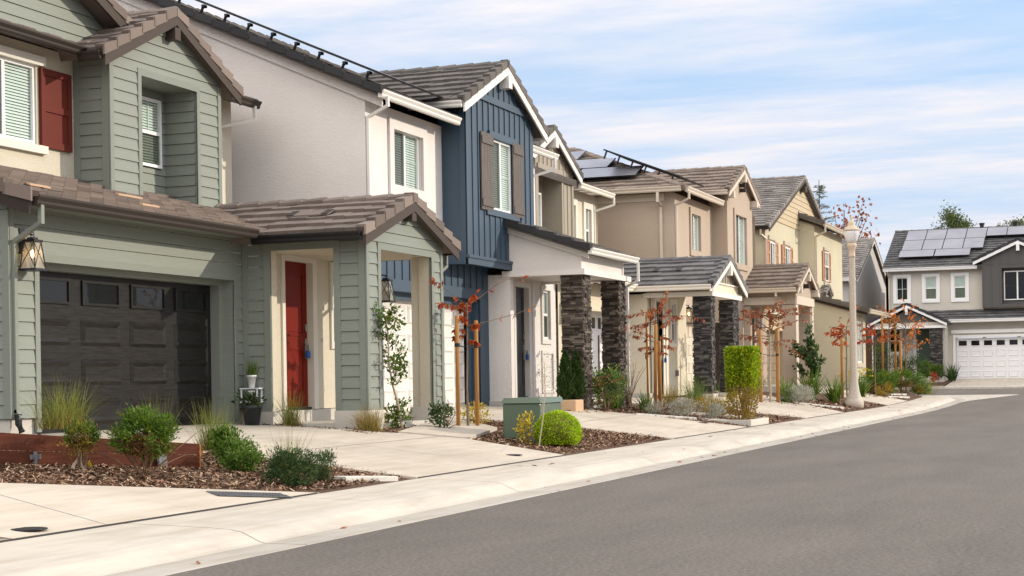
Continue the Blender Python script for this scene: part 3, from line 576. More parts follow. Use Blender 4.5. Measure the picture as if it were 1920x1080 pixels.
UPM = Vector((0, 1, .44)); mb = MB(); slope(mb, (13.0, 14.92, 6.40), (27.75, 14.92, 6.40), UPM, 6.6, None, .32, .36); slope(mb, (13.0, 27, 6.40), (27.75, 27, 6.40), Vector((0, -1, .44)), 6.6, None, .4, .5); ridge(mb, (13.0, 20.95, 9.06), (27.75, 20.95, 9.06), .4); mb.build('main_roof', 'tileA', A)
gutter(A, (13.0, 14.93, 6.44), (22.25, 14.93, 6.44), (0, -1, 0), 'gutterA', .13); gutter(A, (26.0, 14.93, 6.42), (27.72, 14.93, 6.42), (0, -1, 0), 'gutterA', .13)
trim(A, 'corner_board', UC, [(25.98, 26.1, .003, .03, 4.3, 6.3)], 'sage_trim')
downspout(A, [(27.55, 14.87, 6.3), (27.55, 14.87, 6.08), (27.02, 15.29, 5.90), (27.02, 15.29, 4.1)], 'creamtrim')
mb = MB(); wall(mb, Pl('Y', 15.36), [(13.0, 6.45), (23.6, 6.5), (23.55, 6.95), (18.9, 9.1), (13.0, 9.1)], lap=LAP, zb=6.4); mb.build('lap_wall', 'sage', A)
mb = MB(); slope(mb, (23.85, 15.0, 7.0), (23.85, 20, 7.0), Vector((-1, 0, .44)), 5, None, .34, .4); ug = mb.build('gable_roof', 'tileA', A); mb = MB(); rake(mb, (23.85, 15.0, 7.0), (19.5, 15.0, 7.0+4.35*.44), (0, -1, 0), ex=.4); mb.build('rake_tiles', 'tileA', ug)
barge(A, 'barge_board', (23.85, 15.02, 6.97), (19.5, 15.02, 6.97+4.35*.44), (0, -1, 0), 'bargeA', .2)
mb = MB(); mb.box(18.3, 27.45, 23.9, 24, .8, 6.4); mb.build('rear_wall', 'cream', A)

# ================================================================ HOUSE B (white and navy)
B = thing('house', 'white stucco two-storey house with a navy board-and-batten gable and grey shutters', 'house', (28.52, 13.1, .65), 'houses along the street')
WF = Pl('Y', 13.12); mb = MB(); wall(mb, WF, [(28.52, 3.4), (32.3, 3.4), (32.3, 6.46), (28.52, 6.46)], [(29.74, 31.12, 5.0, 6.12, .11)]); wall(mb, Pl('Y', 13.121), [(36.3, 3.6), (38.0, 3.6), (38.0, 6.46), (36.3, 6.46)])
wall(mb, Pl('X', 28.52), [(13.12, .7), (25.5, .7), (25.5, 6.5), (19.2, 9.2), (13.12, 6.5)]); wall(mb, Pl('X+', 38.0), [(13.12, .7), (25.5, .7), (25.5, 6.5), (19.2, 9.2), (13.12, 6.5)]); mb.box(28.6, 37.9, 25.4, 25.5, .7, 6.5); mb.build('stucco_wall', 'white', B)
window(B, WF, 29.74, 31.12, 5.0, 6.12, 'slider', .08); mb = MB(); frame(mb, WF, 29.52, 31.34, 4.83, 6.28, .2, .003, .05); mb.build('window_trim', 'white', B)
SB = .445; UPB = Vector((0, 1, SB)); LB = 6.5*math.sqrt(1+SB*SB)
mb = MB(); slope(mb, (28.25, 12.7, 6.56), (38.3, 12.7, 6.56), UPB, LB, None, .32, .36); slope(mb, (28.25, 25.9, 6.56), (38.3, 25.9, 6.56), Vector((0, -1, SB)), LB+.1, None, .4, .5); ridge(mb, (28.25, 19.25, 9.49), (38.3, 19.25, 9.49), .42); mr = mb.build('main_roof', 'tileB', B)
mb = MB(); rake(mb, (28.22, 12.68, 6.55), (28.22, 19.2, 6.55+6.52*SB), (-1, 0, 0), .13, .2, .42); mb.build('rake_tiles', 'tileB_shaded', mr)
barge(B, 'barge_board', (28.5, 12.75, 6.53), (28.5, 19.2, 6.53+6.45*SB), (-1, 0, 0), 'white', .24, .04)
gutter(B, (28.22, 12.72, 6.57), (32.05, 12.72, 6.57), (0, -1, 0), 'whitetrim', .14); gutter(B, (36.4, 12.72, 6.57), (38.3, 12.72, 6.57), (0, -1, 0), 'whitetrim', .14)
downspout(B, [(28.42, 12.62, 6.45), (28.42, 12.62, 6.30), (28.56, 13.08, 6.14), (28.56, 13.08, 3.5)], 'whitetrim', .06); downspout(B, [(38.0, 12.62, 6.45), (38.0, 12.62, 6.2), (37.6, 13.08, 6.0), (37.6, 13.08, 4.5)], 'whitetrim', .06)
# navy gabled box
NV = Pl('Y', 12.60)
def nv_top(x): return 6.80+.46*min(x-31.73, 36.87-x)
OUT = [(32.2, 3.72), (36.4, 3.72), (36.4, nv_top(36.4)), (34.3, nv_top(34.3)), (32.2, nv_top(32.2))]
battens(B, NV, OUT, .325, 'blue', 32.23, [(33.65, 34.93, 4.88, 6.38, .09), (33.0, 35.6, 4.72, 6.52, 0)][:1] , wdt=.045)
mb = MB(); wall(mb, Pl('X', 32.2), [(12.6, 3.72), (13.2, 3.72), (13.2, 7.0), (12.6, 7.0)]); wall(mb, Pl('X+', 36.4), [(12.6, 3.72), (13.2, 3.72), (13.2, 7.0), (12.6, 7.0)]); mb.box(32.2, 36.4, 12.6, 13.15, 3.70, 3.72); mb.build('side_wall', 'blue', B)
trim(B, 'corner_board', NV, [(32.17, 32.22, .003, .035, 3.75, 6.95)], 'blue'); trim(B, 'corner_board', Pl('X', 32.2), [(12.58, 12.72, .003, .03, 3.75, 6.9)], 'blue')
trim(B, 'gable_band', NV, [(32.75, 35.85, .024, .045, 7.10, 7.24)], 'blue')
trim(B, 'skirt_board', NV, [(32.14, 36.45, .002, .06, 3.64, 3.80), (32.12, 36.47, .002, .085, 3.77, 3.83)], 'blue'); trim(B, 'skirt_board', Pl('X', 32.2), [(12.56, 13.1, .002, .06, 3.64, 3.80)], 'blue')
window(B, NV, 33.65, 34.93, 4.88, 6.38, 'slider', .05); trim(B, 'window_head', NV, [(33.5, 35.1, .003, .05, 6.38, 6.52)], 'blue'); trim(B, 'window_sill', NV, [(33.3, 35.3, .003, .05, 4.74, 4.87)], 'blue')
shutter(B, NV, 32.98, 33.66, 4.82, 6.44, 'shutgrey', 'plank', .024); shutter(B, NV, 34.92, 35.56, 4.82, 6.44, 'shutgrey', 'plank', .024)
gable_roof(B, 'gable_roof', 31.73, 36.87, 12.43, 17.5, 6.88, 8.02, 'tileB', None, None, True, 'whitetrim', ex=.40, tw=.34, bh=.2, ridge_end=16)
gutter(B, (31.74, 13.62, 6.87), (31.74, 12.46, 6.87), (-1, 0, 0), 'whitetrim', .13); gutter(B, (36.86, 12.46, 6.87), (36.86, 13.4, 6.87), (1, 0, 0), 'whitetrim', .13)
mb = MB(); mb.box(34.2, 34.42, 12.36, 12.6, 7.50, 7.74); mb.build('knee_block', 'whitetrim', B)
# lower storey with the garage
battens(B, Pl('Y', 13.1), [(28.52, .7), (34.71, .7), (34.71, 3.72), (28.52, 3.72)], .36, 'blue', 28.6, [(29.0, 34.1, .4, 3.0, .3)], wdt=.045)
trim(B, 'garage_trim', Pl('Y', 13.1), [(28.8, 34.3, .024, .05, 3.0, 3.22), (28.8, 29.0, .024, .05, .7, 3.0), (34.1, 34.3, .024, .05, .7, 3.0)], 'blue')
trim(B, 'garage_trim', Pl('Y', 13.25), [(28.9, 34.2, -.05, .0, 2.86, 3.05), (33.98, 34.2, -.05, 0, .6, 2.86)], 'blue')
garage_door(B, Pl('Y', 13.4), 29.05, 33.98, .68, 2.87, 8, 4, 'garB', False)
lantern(B, Pl('Y', 13.1), 28.9, 3.02, False, .42, .18)
# porch of house B
PX = Pl('X', 34.71); PB = Pl('Y', 10.97)
mb = MB(); mb.box(34.71, 34.95, 12.60, 13.15, .82, 3.55); mb.build('porch_wall', 'white', B)
mb = MB(); wall(mb, PX, [(10.97, 3.6), (12.62, 3.6), (12.62, 4.50), (10.97, 3.92)]); wall(mb, PB, [(34.71, 3.6), (37.95, 3.6), (37.95, 3.95), (34.71, 3.95)]); wall(mb, Pl('X+', 37.95), [(10.97, 3.6), (12.62, 3.6), (12.62, 4.50), (10.97, 3.92)]); mb.build('porch_fascia', 'white', B)
mb = MB(); mb.box(34.64, 34.9, 10.88, 12.75, 3.50, 3.62); mb.box(34.9, 38.26, 10.88, 11.14, 3.50, 3.62); mb.box(37.75, 38.02, 11.14, 12.9, 3.50, 3.62); mb.build('porch_beam', 'white', B)
mb = MB(); mb.box(34.9, 37.75, 11.14, 12.9, 3.55, 3.57); mb.build('porch_ceiling', 'whitetrim', B)
mb = MB(); slope(mb, (34.42, 10.72, 4.03), (38.1, 10.72, 4.03), Vector((0, 1, .34)), 2.5, None, .32, .33); pr = mb.build('porch_roof', 'tileB', B); mb = MB(); rake(mb, (34.40, 10.70, 4.02), (34.40, 12.62, 4.02+1.92*.34), (-1, 0, 0), .12, .2, .42); mb.build('rake_tiles', 'tileB_shaded', pr)
barge(B, 'barge_board', (34.66, 10.78, 3.99), (34.66, 12.66, 3.99+1.88*.34), (-1, 0, 0), 'whitetrim', .16)
gutter(B, (34.42, 10.73, 4.04), (38.06, 10.73, 4.04), (0, -1, 0), 'whitetrim', .13); downspout(B, [(38.0, 10.64, 3.92), (38.0, 10.64, 3.52), (38.16, 10.95, 3.40), (38.16, 10.95, .72)], 'whitetrim', .06); mb = MB(); mb.tube([(38.16, 10.95, .75), (38.16, 10.93, .6), (38.16, 10.85, .45)], .06, 8); mb.build('drain_boot', 'rubber', B)
stone_pillar(B, 34.78, 35.38, 10.97, 11.46, .62, 3.5, 'stone'); stone_pillar(B, 37.42, 38.0, 10.95, 11.36, .62, 3.5, 'stone')
DB = Pl('Y', 12.9); mb = MB(); wall(mb, DB, [(34.9, .8), (38.72, .8), (38.72, 3.6), (34.9, 3.6)], [(35.82, 36.72, .75, 3.38, .16), (37.72, 38.24, 2.22, 3.36, .1)]); wall(mb, Pl('X+', 38.72), [(12.9, .7), (14, .7), (14, 3.6), (12.9, 3.6)]); mb.build('porch_wall', 'white', B)
trim(B, 'door_frame', DB, [(35.72, 35.83, -.1, .035, .85, 3.46), (36.71, 36.86, -.1, .035, .85, 3.46), (35.83, 36.71, -.1, .035, 3.36, 3.46), (36.98, 37.1, 0, .03, .85, 3.5)], 'whitetrim')
entry_door(B, DB, 35.83, 36.71, .9, 3.36, 'darkdoor', 1, -.09)
window(B, DB, 37.72, 38.24, 2.22, 3.36, 'hung', .06); mb = MB(); frame(mb, DB, 37.62, 38.34, 2.1, 3.46, .1, .003, .04); mb.build('window_trim', 'whitetrim', B); mb = MB(); frame(mb, DB, 37.62, 38.5, .95, 1.95, .08, .003, .03); mb.build('wall_panel', 'whitetrim', B)
mb = MB(); mb.box(34.65, 38.15, 11.1, 13.1, .2, .66); mb.box(34.66, 35.0, 12.58, 13.16, .2, .82); mb.build('plinth', 'plinth', B)
# roof solar array, seen edge-on
def solar_panel(parent, o, ex, ey, n, th=.04):
    o, ex, ey, n = map(Vector, (o, ex, ey, n)); a = ex.normalized(); b = ey.normalized(); g = .012
    f = MB(); f.obox(o, ex, ey, n*th); p = f.build('solar_panel', 'black', parent); q = MB(); q.face([o+a*g+b*g+n*(th+.003), o+ex-a*g+b*g+n*(th+.003), o+ex-a*g+ey-b*g+n*(th+.003), o+a*g+ey-b*g+n*(th+.003)]); q.build('cell_sheet', 'solar', p); return p
nB = Vector((0, -SB, 1)).normalized(); uB = UPB.normalized(); base = Vector((28.75, 13.0, 6.56+.3*SB))+nB*.26
for i in range(3):
    for j in range(4): solar_panel(B, base+Vector((i*1.05, 0, 0))+uB*(j*1.66), (1.03, 0, 0), uB*1.64, nB)
for j in range(12):
    q = base+uB*(.28+j*.54)+Vector((.06, 0, 0)); mb = MB(); mb.tube([q-nB*.28, q-nB*.02], .028, 6); mb.box(q.x-.06, q.x+.06, q.y-.03, q.y+.03, q.z-.07, q.z-.02); mb.build('panel_foot', 'black', B)

# ================================================================ HOUSE C (cream, taupe boards)
Cc = thing('house', 'warm cream house with a taupe board-and-batten gable and black stone porch pillars', 'house', (39.0, 12.9, .65), 'houses along the street')
GC = Pl('Y', 12.9); mb = MB(); wall(mb, GC, [(38.9, .7), (44.4, .7), (44.4, 3.7), (38.9, 3.7)], [(39.75, 43.95, .4, 3.0, .3)]); wall(mb, Pl('X', 38.9), [(12.9, .7), (24, .7), (24, 6.3), (14.5, 6.3), (14.5, 4.1), (12.9, 3.6)][:0] or [(14.5, .7), (24, .7), (24, 6.3), (14.5, 6.3)])
wall(mb, Pl('X+', 47.5), [(14.5, .7), (24, .7), (24, 6.4), (14.5, 6.4)]); wall(mb, Pl('Y', 14.55), [(38.9, 3.6), (40.4, 3.6), (40.4, 6.55), (38.9, 6.55)]); wall(mb, Pl('Y', 14.55), [(44.2, 3.6), (47.5, 3.6), (47.5, 6.55), (44.2, 6.55)], [(44.94, 45.44, 4.9, 6.13, .08), (46.42, 46.92, 4.9, 6.13, .08)]); mb.box(39, 47.4, 23.9, 24, .7, 6.4); mb.build('stucco_wall', 'creamC', Cc)
trim(Cc, 'garage_trim', GC, [(39.6, 44.1, .003, .05, 3.0, 3.22), (39.6, 39.75, .003, .05, .7, 3.0)], 'creamC')
garage_door(Cc, Pl('Y', 13.2), 39.7, 44.0, .7, 3.0, 4, 4, 'garG', True, 8)
lantern(Cc, GC, 39.25, 3.02, False, .45, .2)
UC_ = Pl('Y', 14.55)
for u in (44.94, 46.42):
    window(Cc, UC_, u, u+.5, 4.9, 6.13, 'hung', .06); mb = MB(); frame(mb, UC_, u-.2, u+.7, 4.72, 6.28, .17, .003, .05); mb.build('window_trim', 'trimC', Cc)
mb = MB(); slope(mb, (38.9, 12.35, 3.72), (44.2, 12.35, 3.72), Vector((0, 1, .32)), 2.4, None, .32, .36); mb.build('pent_roof', 'tileB', Cc); gutter(Cc, (39, 12.36, 3.75), (44.2, 12.36, 3.75), (0, -1, 0), 'trimC')
TB = Pl('Y', 14.5)
def tb_top(x): return 6.62+.46*min(x-39.95, 44.65-x)
battens(Cc, Pl('Y', 14.2), [(40.4, 3.9), (44.2, 3.9), (44.2, tb_top(44.2)), (42.3, tb_top(42.3)), (40.4, tb_top(40.4))], .33, 'taupebb', 40.45, [(41.4, 43.2, 4.0, 6.68, .5)], wdt=.045)
mb = MB(); wall(mb, Pl('X+', 44.2), [(14.2, 3.9), (14.6, 3.9), (14.6, 6.8), (14.2, 6.8)]); wall(mb, Pl('X', 40.4), [(14.2, 3.9), (14.6, 3.9), (14.6, 6.8), (14.2, 6.8)]); mb.box(41.4, 43.2, 14.7, 14.72, 3.9, 6.7); mb.build('side_wall', 'taupebb', Cc)
trim(Cc, 'niche_trim', Pl('Y', 14.2), [(43.2, 43.32, .003, .04, 4.0, 6.68), (41.28, 43.32, .003, .04, 6.68, 6.82)], 'taupebb'); trim(Cc, 'corner_board', Pl('Y', 14.2), [(44.1, 44.23, .003, .035, 3.9, 6.8)], 'taupebb')
window(Cc, Pl('Y', 14.66), 41.8, 42.8, 4.9, 6.2, 'slider', -.02)
gable_roof(Cc, 'gable_roof', 39.95, 44.55, 14.03, 18, 6.78, 7.82, 'tileB', None, None, True, 'whitetrim', ex=.40, bh=.2, ridge_end=16.5)
mb = MB(); mb.box(42.15, 42.36, 13.95, 14.2, 7.30, 7.54); mb.build('knee_block', 'whitetrim', Cc)
mb = MB(); slope(mb, (38.8, 14.1, 6.60), (47.75, 14.1, 6.60), Vector((0, 1, .42)), 5.6, None, .32, .36); slope(mb, (38.8, 24.4, 6.60), (47.75, 24.4, 6.60), Vector((0, -1, .42)), 5.6, None, .4, .5); mb.build('main_roof', 'tileB', Cc)
gutter(Cc, (44.5, 14.12, 6.62), (47.72, 14.12, 6.62), (0, -1, 0), 'trimC', .14)
downspout(Cc, [(47.6, 14.02, 6.5), (47.6, 14.02, 6.3), (47.2, 14.5, 6.1), (47.2, 14.5, 4.3)], 'trimC', .06)
sc_ = .82/2.1
for y in (11.35, 11.98): mb = MB(); mb.obox((44.72, y, 3.68+sc_*1.0+.075), (.30, 0, .30*sc_), (0, .13, 0), (0, 0, .008)); mb.build('vent_slot', 'black', Cc)
# porch C
PCX = Pl('X', 44.1); PCY = Pl('Y', 10.4)
mb = MB(); mb.box(44.1, 44.4, 12.12, 12.9, .85, 3.7); mb.build('porch_wall', 'creamC', Cc)
mb = MB(); wall(mb, PCX, [(10.4, 3.5), (12.9, 3.5), (12.9, 3.72), (10.4, 3.72)]); wall(mb, PCY, [(44.1, 3.5), (47.55, 3.5), (47.55, 3.76), (44.1, 3.76)]); mb.box(44.12, 47.5, 10.42, 12.0, 3.56, 3.58); mb.build('porch_fascia', 'creamC', Cc)
mb = MB(); mb.box(44.02, 44.3, 10.31, 12.2, 3.40, 3.52); mb.box(44.3, 47.65, 10.31, 10.55, 3.40, 3.52); mb.build('porch_beam', 'trimC', Cc)
def pc_top(x): return 3.62+.41*min(x-43.72, 47.93-x)
battens(Cc, Pl('Y', 10.42), [(44.3, 3.76), (47.35, 3.76), (47.35, pc_top(47.35)), (45.82, pc_top(45.82)), (44.3, pc_top(44.3))], .32, 'taupebb', 44.42, wdt=.045)
gable_roof(Cc, 'porch_roof', 43.72, 47.93, 10.23, 13.6, 3.68, 4.50, 'tileC', None, None, True, 'trimC', ex=.38, bh=.17)
gutter(Cc, (43.73, 13.0, 3.69), (43.73, 10.27, 3.69), (-1, 0, 0), 'trimC', .14); gutter(Cc, (43.0, 12.4, 3.69), (43.72, 12.4, 3.69), (0, -1, 0), 'trimC', .14)
mb = MB(); mb.box(45.73, 45.92, 10.18, 10.42, 4.02, 4.26); mb.box(44.2, 47.4, 10.36, 10.39, 3.76, 3.80); mb.build('knee_block', 'trimC', Cc)
stone_pillar(Cc, 44.12, 44.55, 10.38, 10.88, .82, 3.4, 'stoneblack'); stone_pillar(Cc, 46.75, 47.5, 10.38, 10.78, .82, 3.4, 'stoneblack')
mb = MB(); mb.box(44.08, 44.62, 10.34, 10.92, .2, .82); mb.box(46.7, 47.55, 10.34, 10.82, .2, .82); mb.box(44.2, 47.5, 10.5, 12.0, .2, .70); mb.box(44.05, 44.45, 12.05, 12.95, .2, .85); mb.build('plinth', 'plinth', Cc)
DC = Pl('Y', 12.0); mb = MB(); wall(mb, DC, [(44.3, .75), (47.9, .75), (47.9, 3.6), (44.3, 3.6)], [(44.5, 45.2, .75, 3.34, .14), (46.12, 46.62, 2.25, 3.34, .08)]); wall(mb, Pl('X+', 47.9), [(12.0, .7), (14.5, .7), (14.5, 3.7), (12, 3.7)]); mb.build('porch_wall', 'creamC', Cc)
trim(Cc, 'door_frame', DC, [(45.2, 45.34, -.1, .035, .8, 3.4), (44.4, 44.5, -.1, .035, .8, 3.4), (44.5, 45.2, -.1, .035, 3.32, 3.42), (45.5, 45.62, 0, .035, .8, 3.4)], 'trimC')
entry_door(Cc, DC, 44.5, 45.2, .82, 3.32, 'greendoor', 1, -.09)
window(Cc, DC, 46.12, 46.62, 2.25, 3.34, 'hung', .05); mb = MB(); frame(mb, DC, 46.0, 46.74, 2.1, 3.44, .12, .003, .04); mb.build('window_trim', 'trimC', Cc)
mb = MB(); DC.box(mb, 46.55, 46.68, .003, .07, 1.3, 1.46); mb.build('outlet_box', 'steel', Cc)

# ================================================================ HOUSE D (tan stucco, hip roof)
D = thing('house', 'tan stucco house with a hipped taupe tile roof carrying solar panels', 'house', (49.1, 12.6, .7), 'houses along the street')
FD = Pl('Y', 12.6); BD = Pl('Y', 12.1)
mb = MB(); wall(mb, FD, [(49.1, .7), (53.9, .7), (53.9, 6.72), (49.1, 6.72)], [(51.05, 52.15, 5.12, 6.32, .1), (50.0, 53.9, .5, 2.95, .25)]); wall(mb, Pl('X', 49.1), [(12.6, .7), (25, .7), (25, 6.75), (12.6, 6.75)]); wall(mb, Pl('X+', 58.2), [(12.1, .7), (25, .7), (25, 6.75), (12.1, 6.75)])
def bd_top(x): return 7.15+.42*min(x-53.45, 58.2-x)
wall(mb, BD, [(53.9, .7), (57.75, .7), (57.75, bd_top(57.75)), (55.83, bd_top(55.83)), (53.9, bd_top(53.9))], [(55.0, 56.6, 4.95, 6.62, .1)]); wall(mb, Pl('X', 53.9), [(12.1, 3), (12.7, 3), (12.7, 7.3), (12.1, 7.3)]); wall(mb, Pl('X+', 57.75), [(12.1, 3), (12.7, 3), (12.7, 7.3), (12.1, 7.3)]); mb.build('stucco_wall', 'tan', D)
window(D, FD, 51.05, 52.15, 5.12, 6.32, 'slider', .07); mb = MB(); frame(mb, FD, 50.85, 52.35, 4.98, 6.46, .19, .003, .05); mb.build('window_trim', 'tan', D)
window(D, BD, 55.0, 56.6, 4.95, 6.62, 'slider', .07); mb = MB(); frame(mb, BD, 54.78, 56.82, 4.78, 6.76, .2, .003, .05); mb.build('window_trim', 'tan', D)
# hip roof
zE = 6.84; sD = .40; Lh = math.sqrt(1+sD*sD)
mb = MB(); W_ = 13.0; slope(mb, (48.72, 25.2, zE), (48.72, 12.2, zE), Vector((1, 0, sD)), 4.9*Lh, [(0, 0), (W_, 0), (W_-4.9, 4.9*Lh), (4.9, 4.9*Lh)], .34, .38)
slope(mb, (48.72, 12.2, zE), (58.5, 12.2, zE), Vector((0, 1, sD)), 4.9*Lh, [(0, 0), (9.78, 0), (4.9, 4.9*Lh)], .34, .38); slope(mb, (58.5, 12.2, zE), (58.5, 25.2, zE), Vector((-1, 0, sD)), 4.9*Lh, [(0, 0), (W_, 0), (W_-4.9, 4.9*Lh), (4.9, 4.9*Lh)], .34, .38)
hp = Vector((53.6, 17.1, zE+4.9*sD)); c0 = Vector((48.72, 12.2, zE)); ridge(mb, c0+(hp-c0)*.02, hp, .28, .17, .42); ridge(mb, hp, (53.6, 20.3, hp.z), .38); mb.build('hip_roof', 'tileD', D)
gutter(D, (48.74, 25.2, zE+.03), (48.74, 12.3, zE+.03), (-1, 0, 0), 'trimD', .15); gutter(D, (48.9, 12.22, zE+.03), (53.6, 12.22, zE+.03), (0, -1, 0), 'trimD', .16)
trim(D, 'frieze_board', Pl('X', 49.1), [(12.9, 25, .003, .04, 6.50, 6.72)], 'trimD')
downspout(D, [(48.95, 12.12, 6.72), (48.95, 12.12, 6.52), (49.14, 12.56, 6.36), (49.14, 12.56, 3.6)], 'trimD', .065); downspout(D, [(48.68, 13.0, 6.7), (48.68, 13.0, 6.45), (49.05, 13.0, 6.35), (49.05, 13.0, 3.0)], 'trimD', .09)
gable_roof(D, 'gable_roof', 53.45, 58.2, 11.93, 16.5, 7.20, 8.17, 'tileD', None, None, True, 'trimD', ex=.38, bh=.18, ridge_end=15.0)
gutter(D, (53.46, 13.2, 7.21), (53.46, 11.97, 7.21), (-1, 0, 0), 'trimD', .15)
mb = MB(); mb.box(55.72, 55.94, 11.87, 12.1, 7.68, 7.92); mb.box(53.92, 54.12, 11.87, 12.1, 7.0, 7.22); mb.box(57.5, 57.72, 11.87, 12.1, 7.0, 7.22); mb.build('corbel', 'trimD', D)
mb = MB()
for z in (7.42, 7.58): mb.part(); mb.tube([(55.83, 12.1, z), (55.83, 11.9, z)], .07, 12)
mb.build('gable_vent', 'gutterA', D)
nS = Vector((-sD, 0, 1)).normalized(); uS = Vector((1, 0, sD)).normalized()
for (y, v, ly) in ((13.9, .9, 2.0), (15.95, .9, 2.0), (15.1, 2.05, 1.7), (16.85, 2.05, 1.7), (16.4, 3.2, 1.6)): solar_panel(D, Vector((48.72, y, zE))+uS*v+nS*.16, (0, ly-.04, 0), uS*1.08, nS)
nT = Vector((0, -sD, 1)).normalized(); uT = Vector((0, 1, sD)).normalized()
for i in range(3):
    for j in range(2): solar_panel(D, Vector((50.0+.0*j+i*1.05, 12.75, zE+.55*sD))+uT*(j*1.3)+nT*.24, (1.03, 0, 0), uT*1.27, nT)
for j in range(6):
    q = Vector((50.05, 12.95, zE+.75*sD))+uT*(j*.45)+nT*.24; mb = MB(); mb.tube([q-nT*.24, q], .028, 6); mb.build('panel_foot', 'black', D)
# garage and porch D
trim(D, 'garage_trim', FD, [(49.85, 54.0, .003, .05, 2.95, 3.2), (49.85, 50.0, .003, .05, .7, 2.95)], 'tan'); garage_door(D, Pl('Y', 12.85), 49.9, 53.95, .7, 2.95, 8, 4, 'garC', False)
lantern(D, FD, 49.72, 3.18, True, .48, .22)
zD = .98; PDX = Pl('X', 56.25); PDY = Pl('Y', 10.4)
mb = MB(); mb.box(56.25, 56.72, 10.4, 10.83, zD, 3.62); mb.box(59.15, 59.62, 10.4, 10.8, zD, 3.62); mb.box(56.25, 56.5, 11.9, 12.1, zD, 3.62); wall(mb, PDX, [(10.4, 3.60), (12.15, 3.60), (12.15, 4.12), (10.4, 4.12)])
def pd_top(x): return 4.06+.42*min(x-55.85, 60.0-x)
wall(mb, PDY, [(56.25, 3.6), (59.62, 3.6), (59.62, pd_top(59.62)), (57.93, pd_top(57.93)), (56.25, pd_top(56.25))]); wall(mb, Pl('X+', 59.62), [(10.4, 3.60), (12.15, 3.60), (12.15, 4.12), (10.4, 4.12)]); mb.box(56.3, 59.6, 10.45, 12.1, 3.6, 3.62); mb.build('porch_wall', 'tan', D)
trim(D, 'porch_beam', PDX, [(10.85, 12.2, .003, .06, 3.62, 3.87)], 'trimD'); trim(D, 'porch_beam', PDY, [(56.25, 59.62, .003, .06, 3.62, 3.90)], 'trimD')
trim(D, 'corner_board', PDY, [(56.27, 56.68, .003, .03, zD, 3.62), (59.3, 59.6, .003, .03, zD, 3.62)], 'trimD')
gable_roof(D, 'porch_roof', 55.85, 60.02, 10.23, 12.12, 4.14, 5.0, 'tileD', None, None, True, 'trimD', ex=.38, bh=.17)
gutter(D, (55.86, 12.1, 4.15), (55.86, 10.27, 4.15), (-1, 0, 0), 'trimD', .15); downspout(D, [(55.84, 10.95, 4.05), (55.84, 10.95, 3.9), (56.2, 10.95, 3.75), (56.2, 10.95, 1.0)], 'trimD', .07)
mb = MB(); mb.box(57.83, 58.05, 10.17, 10.4, 4.45, 4.69); mb.box(56.28, 56.5, 10.17, 10.4, 3.98, 4.22); mb.box(59.4, 59.62, 10.17, 10.4, 3.98, 4.22); mb.build('corbel', 'trimD', D)
mb = MB(); mb.tube([(57.93, 10.4, 4.28), (57.93, 10.22, 4.28)], .08, 12); mb.build('gable_vent', 'gutterA', D)
mb = MB(); mb.box(56.2, 56.78, 10.36, 10.88, .2, zD); mb.box(59.1, 59.68, 10.36, 10.86, .2, zD); mb.box(56.3, 59.6, 10.5, 12.1, .2, .9); mb.build('plinth', 'plinth', D)
DD = Pl('Y', 12.098)
mb = MB(); wall(mb, Pl('Y', 12.1), [(57.75, .7), (59.9, .7), (59.9, 3.7), (57.75, 3.7)]); mb.build('porch_wall', 'tan', D)
entry_door(D, Pl('Y', 12.07), 56.75, 57.6, zD, 3.4, 'darkdoor', 1, 0); trim(D, 'door_frame', Pl('Y', 12.1), [(56.62, 56.75, .003, .06, zD, 3.5), (57.6, 57.75, .003, .06, zD, 3.5), (56.75, 57.6, .003, .06, 3.4, 3.5)], 'trimD')
window(D, Pl('Y', 12.06), 58.3, 58.8, 2.2, 3.4, 'hung', 0); mb = MB(); frame(mb, Pl('Y', 12.1), 58.2, 58.9, 2.1, 3.5, .1, .003, .06); mb.build('window_trim', 'trimD', D)

# ================================================================ HOUSE E (pale olive, clay shutters)
E_ = thing('house', 'pale olive-yellow house with clay shutters and a tan lap-sided gable', 'house', (60.4, 12.2, .75), 'houses along the street')
FE = Pl('Y', 12.2)
def e_top(x): return 6.5+.345*(x-60.2) if x < 67.5 else 9.02-.33*(x-67.5)
mb = MB(); wall(mb, FE, [(60.4, 3.5), (67.1, 3.5), (67.1, 8.85), (60.4, 6.6)], [(61.05, 61.95, 5.2, 6.15, .08), (64.55, 65.45, 5.2, 6.15, .08)][:0]); wall(mb, FE, [(67.1, 3.5), (73.9, 3.5), (73.9, e_top(73.9)), (67.1, 7.0)][:0] or [(67.1, 6.5), (73.9, 6.5), (73.9, e_top(73.9)), (67.5, 8.9), (67.1, 8.8)])
wall(mb, Pl('X', 60.4), [(12.2, 3.5), (24, 3.5), (24, 6.6), (12.2, 6.6)]); wall(mb, Pl('X', 67.1), [(11.6, 3.9), (12.25, 3.9), (12.25, 7.55), (11.6, 7.3)]); wall(mb, Pl('Y', 11.6), [(67.1, 3.9), (73.9, 3.9), (73.9, 7.15), (67.1, 7.15)], [(69.2, 70.1, 5.05, 6.25, .08)]); wall(mb, Pl('X+', 73.9), [(11.6, .7), (24, .7), (24, 7.1), (11.6, 7.1)]); mb.box(60.5, 73.8, 23.9, 24, .7, 6.6); mb.build('stucco_wall', 'olive', E_)
mb = MB(); wall(mb, Pl('Y', 12.19), [(62.6, 6.95), (67.1, 6.95), (67.1, 8.75), (67.0, 8.78)][:0] or [(61.9, 6.95), (73.2, 6.95), (67.5, 8.92)], lap=.2, zb=6.95); mb.build('lap_gable', 'tanlap', E_)
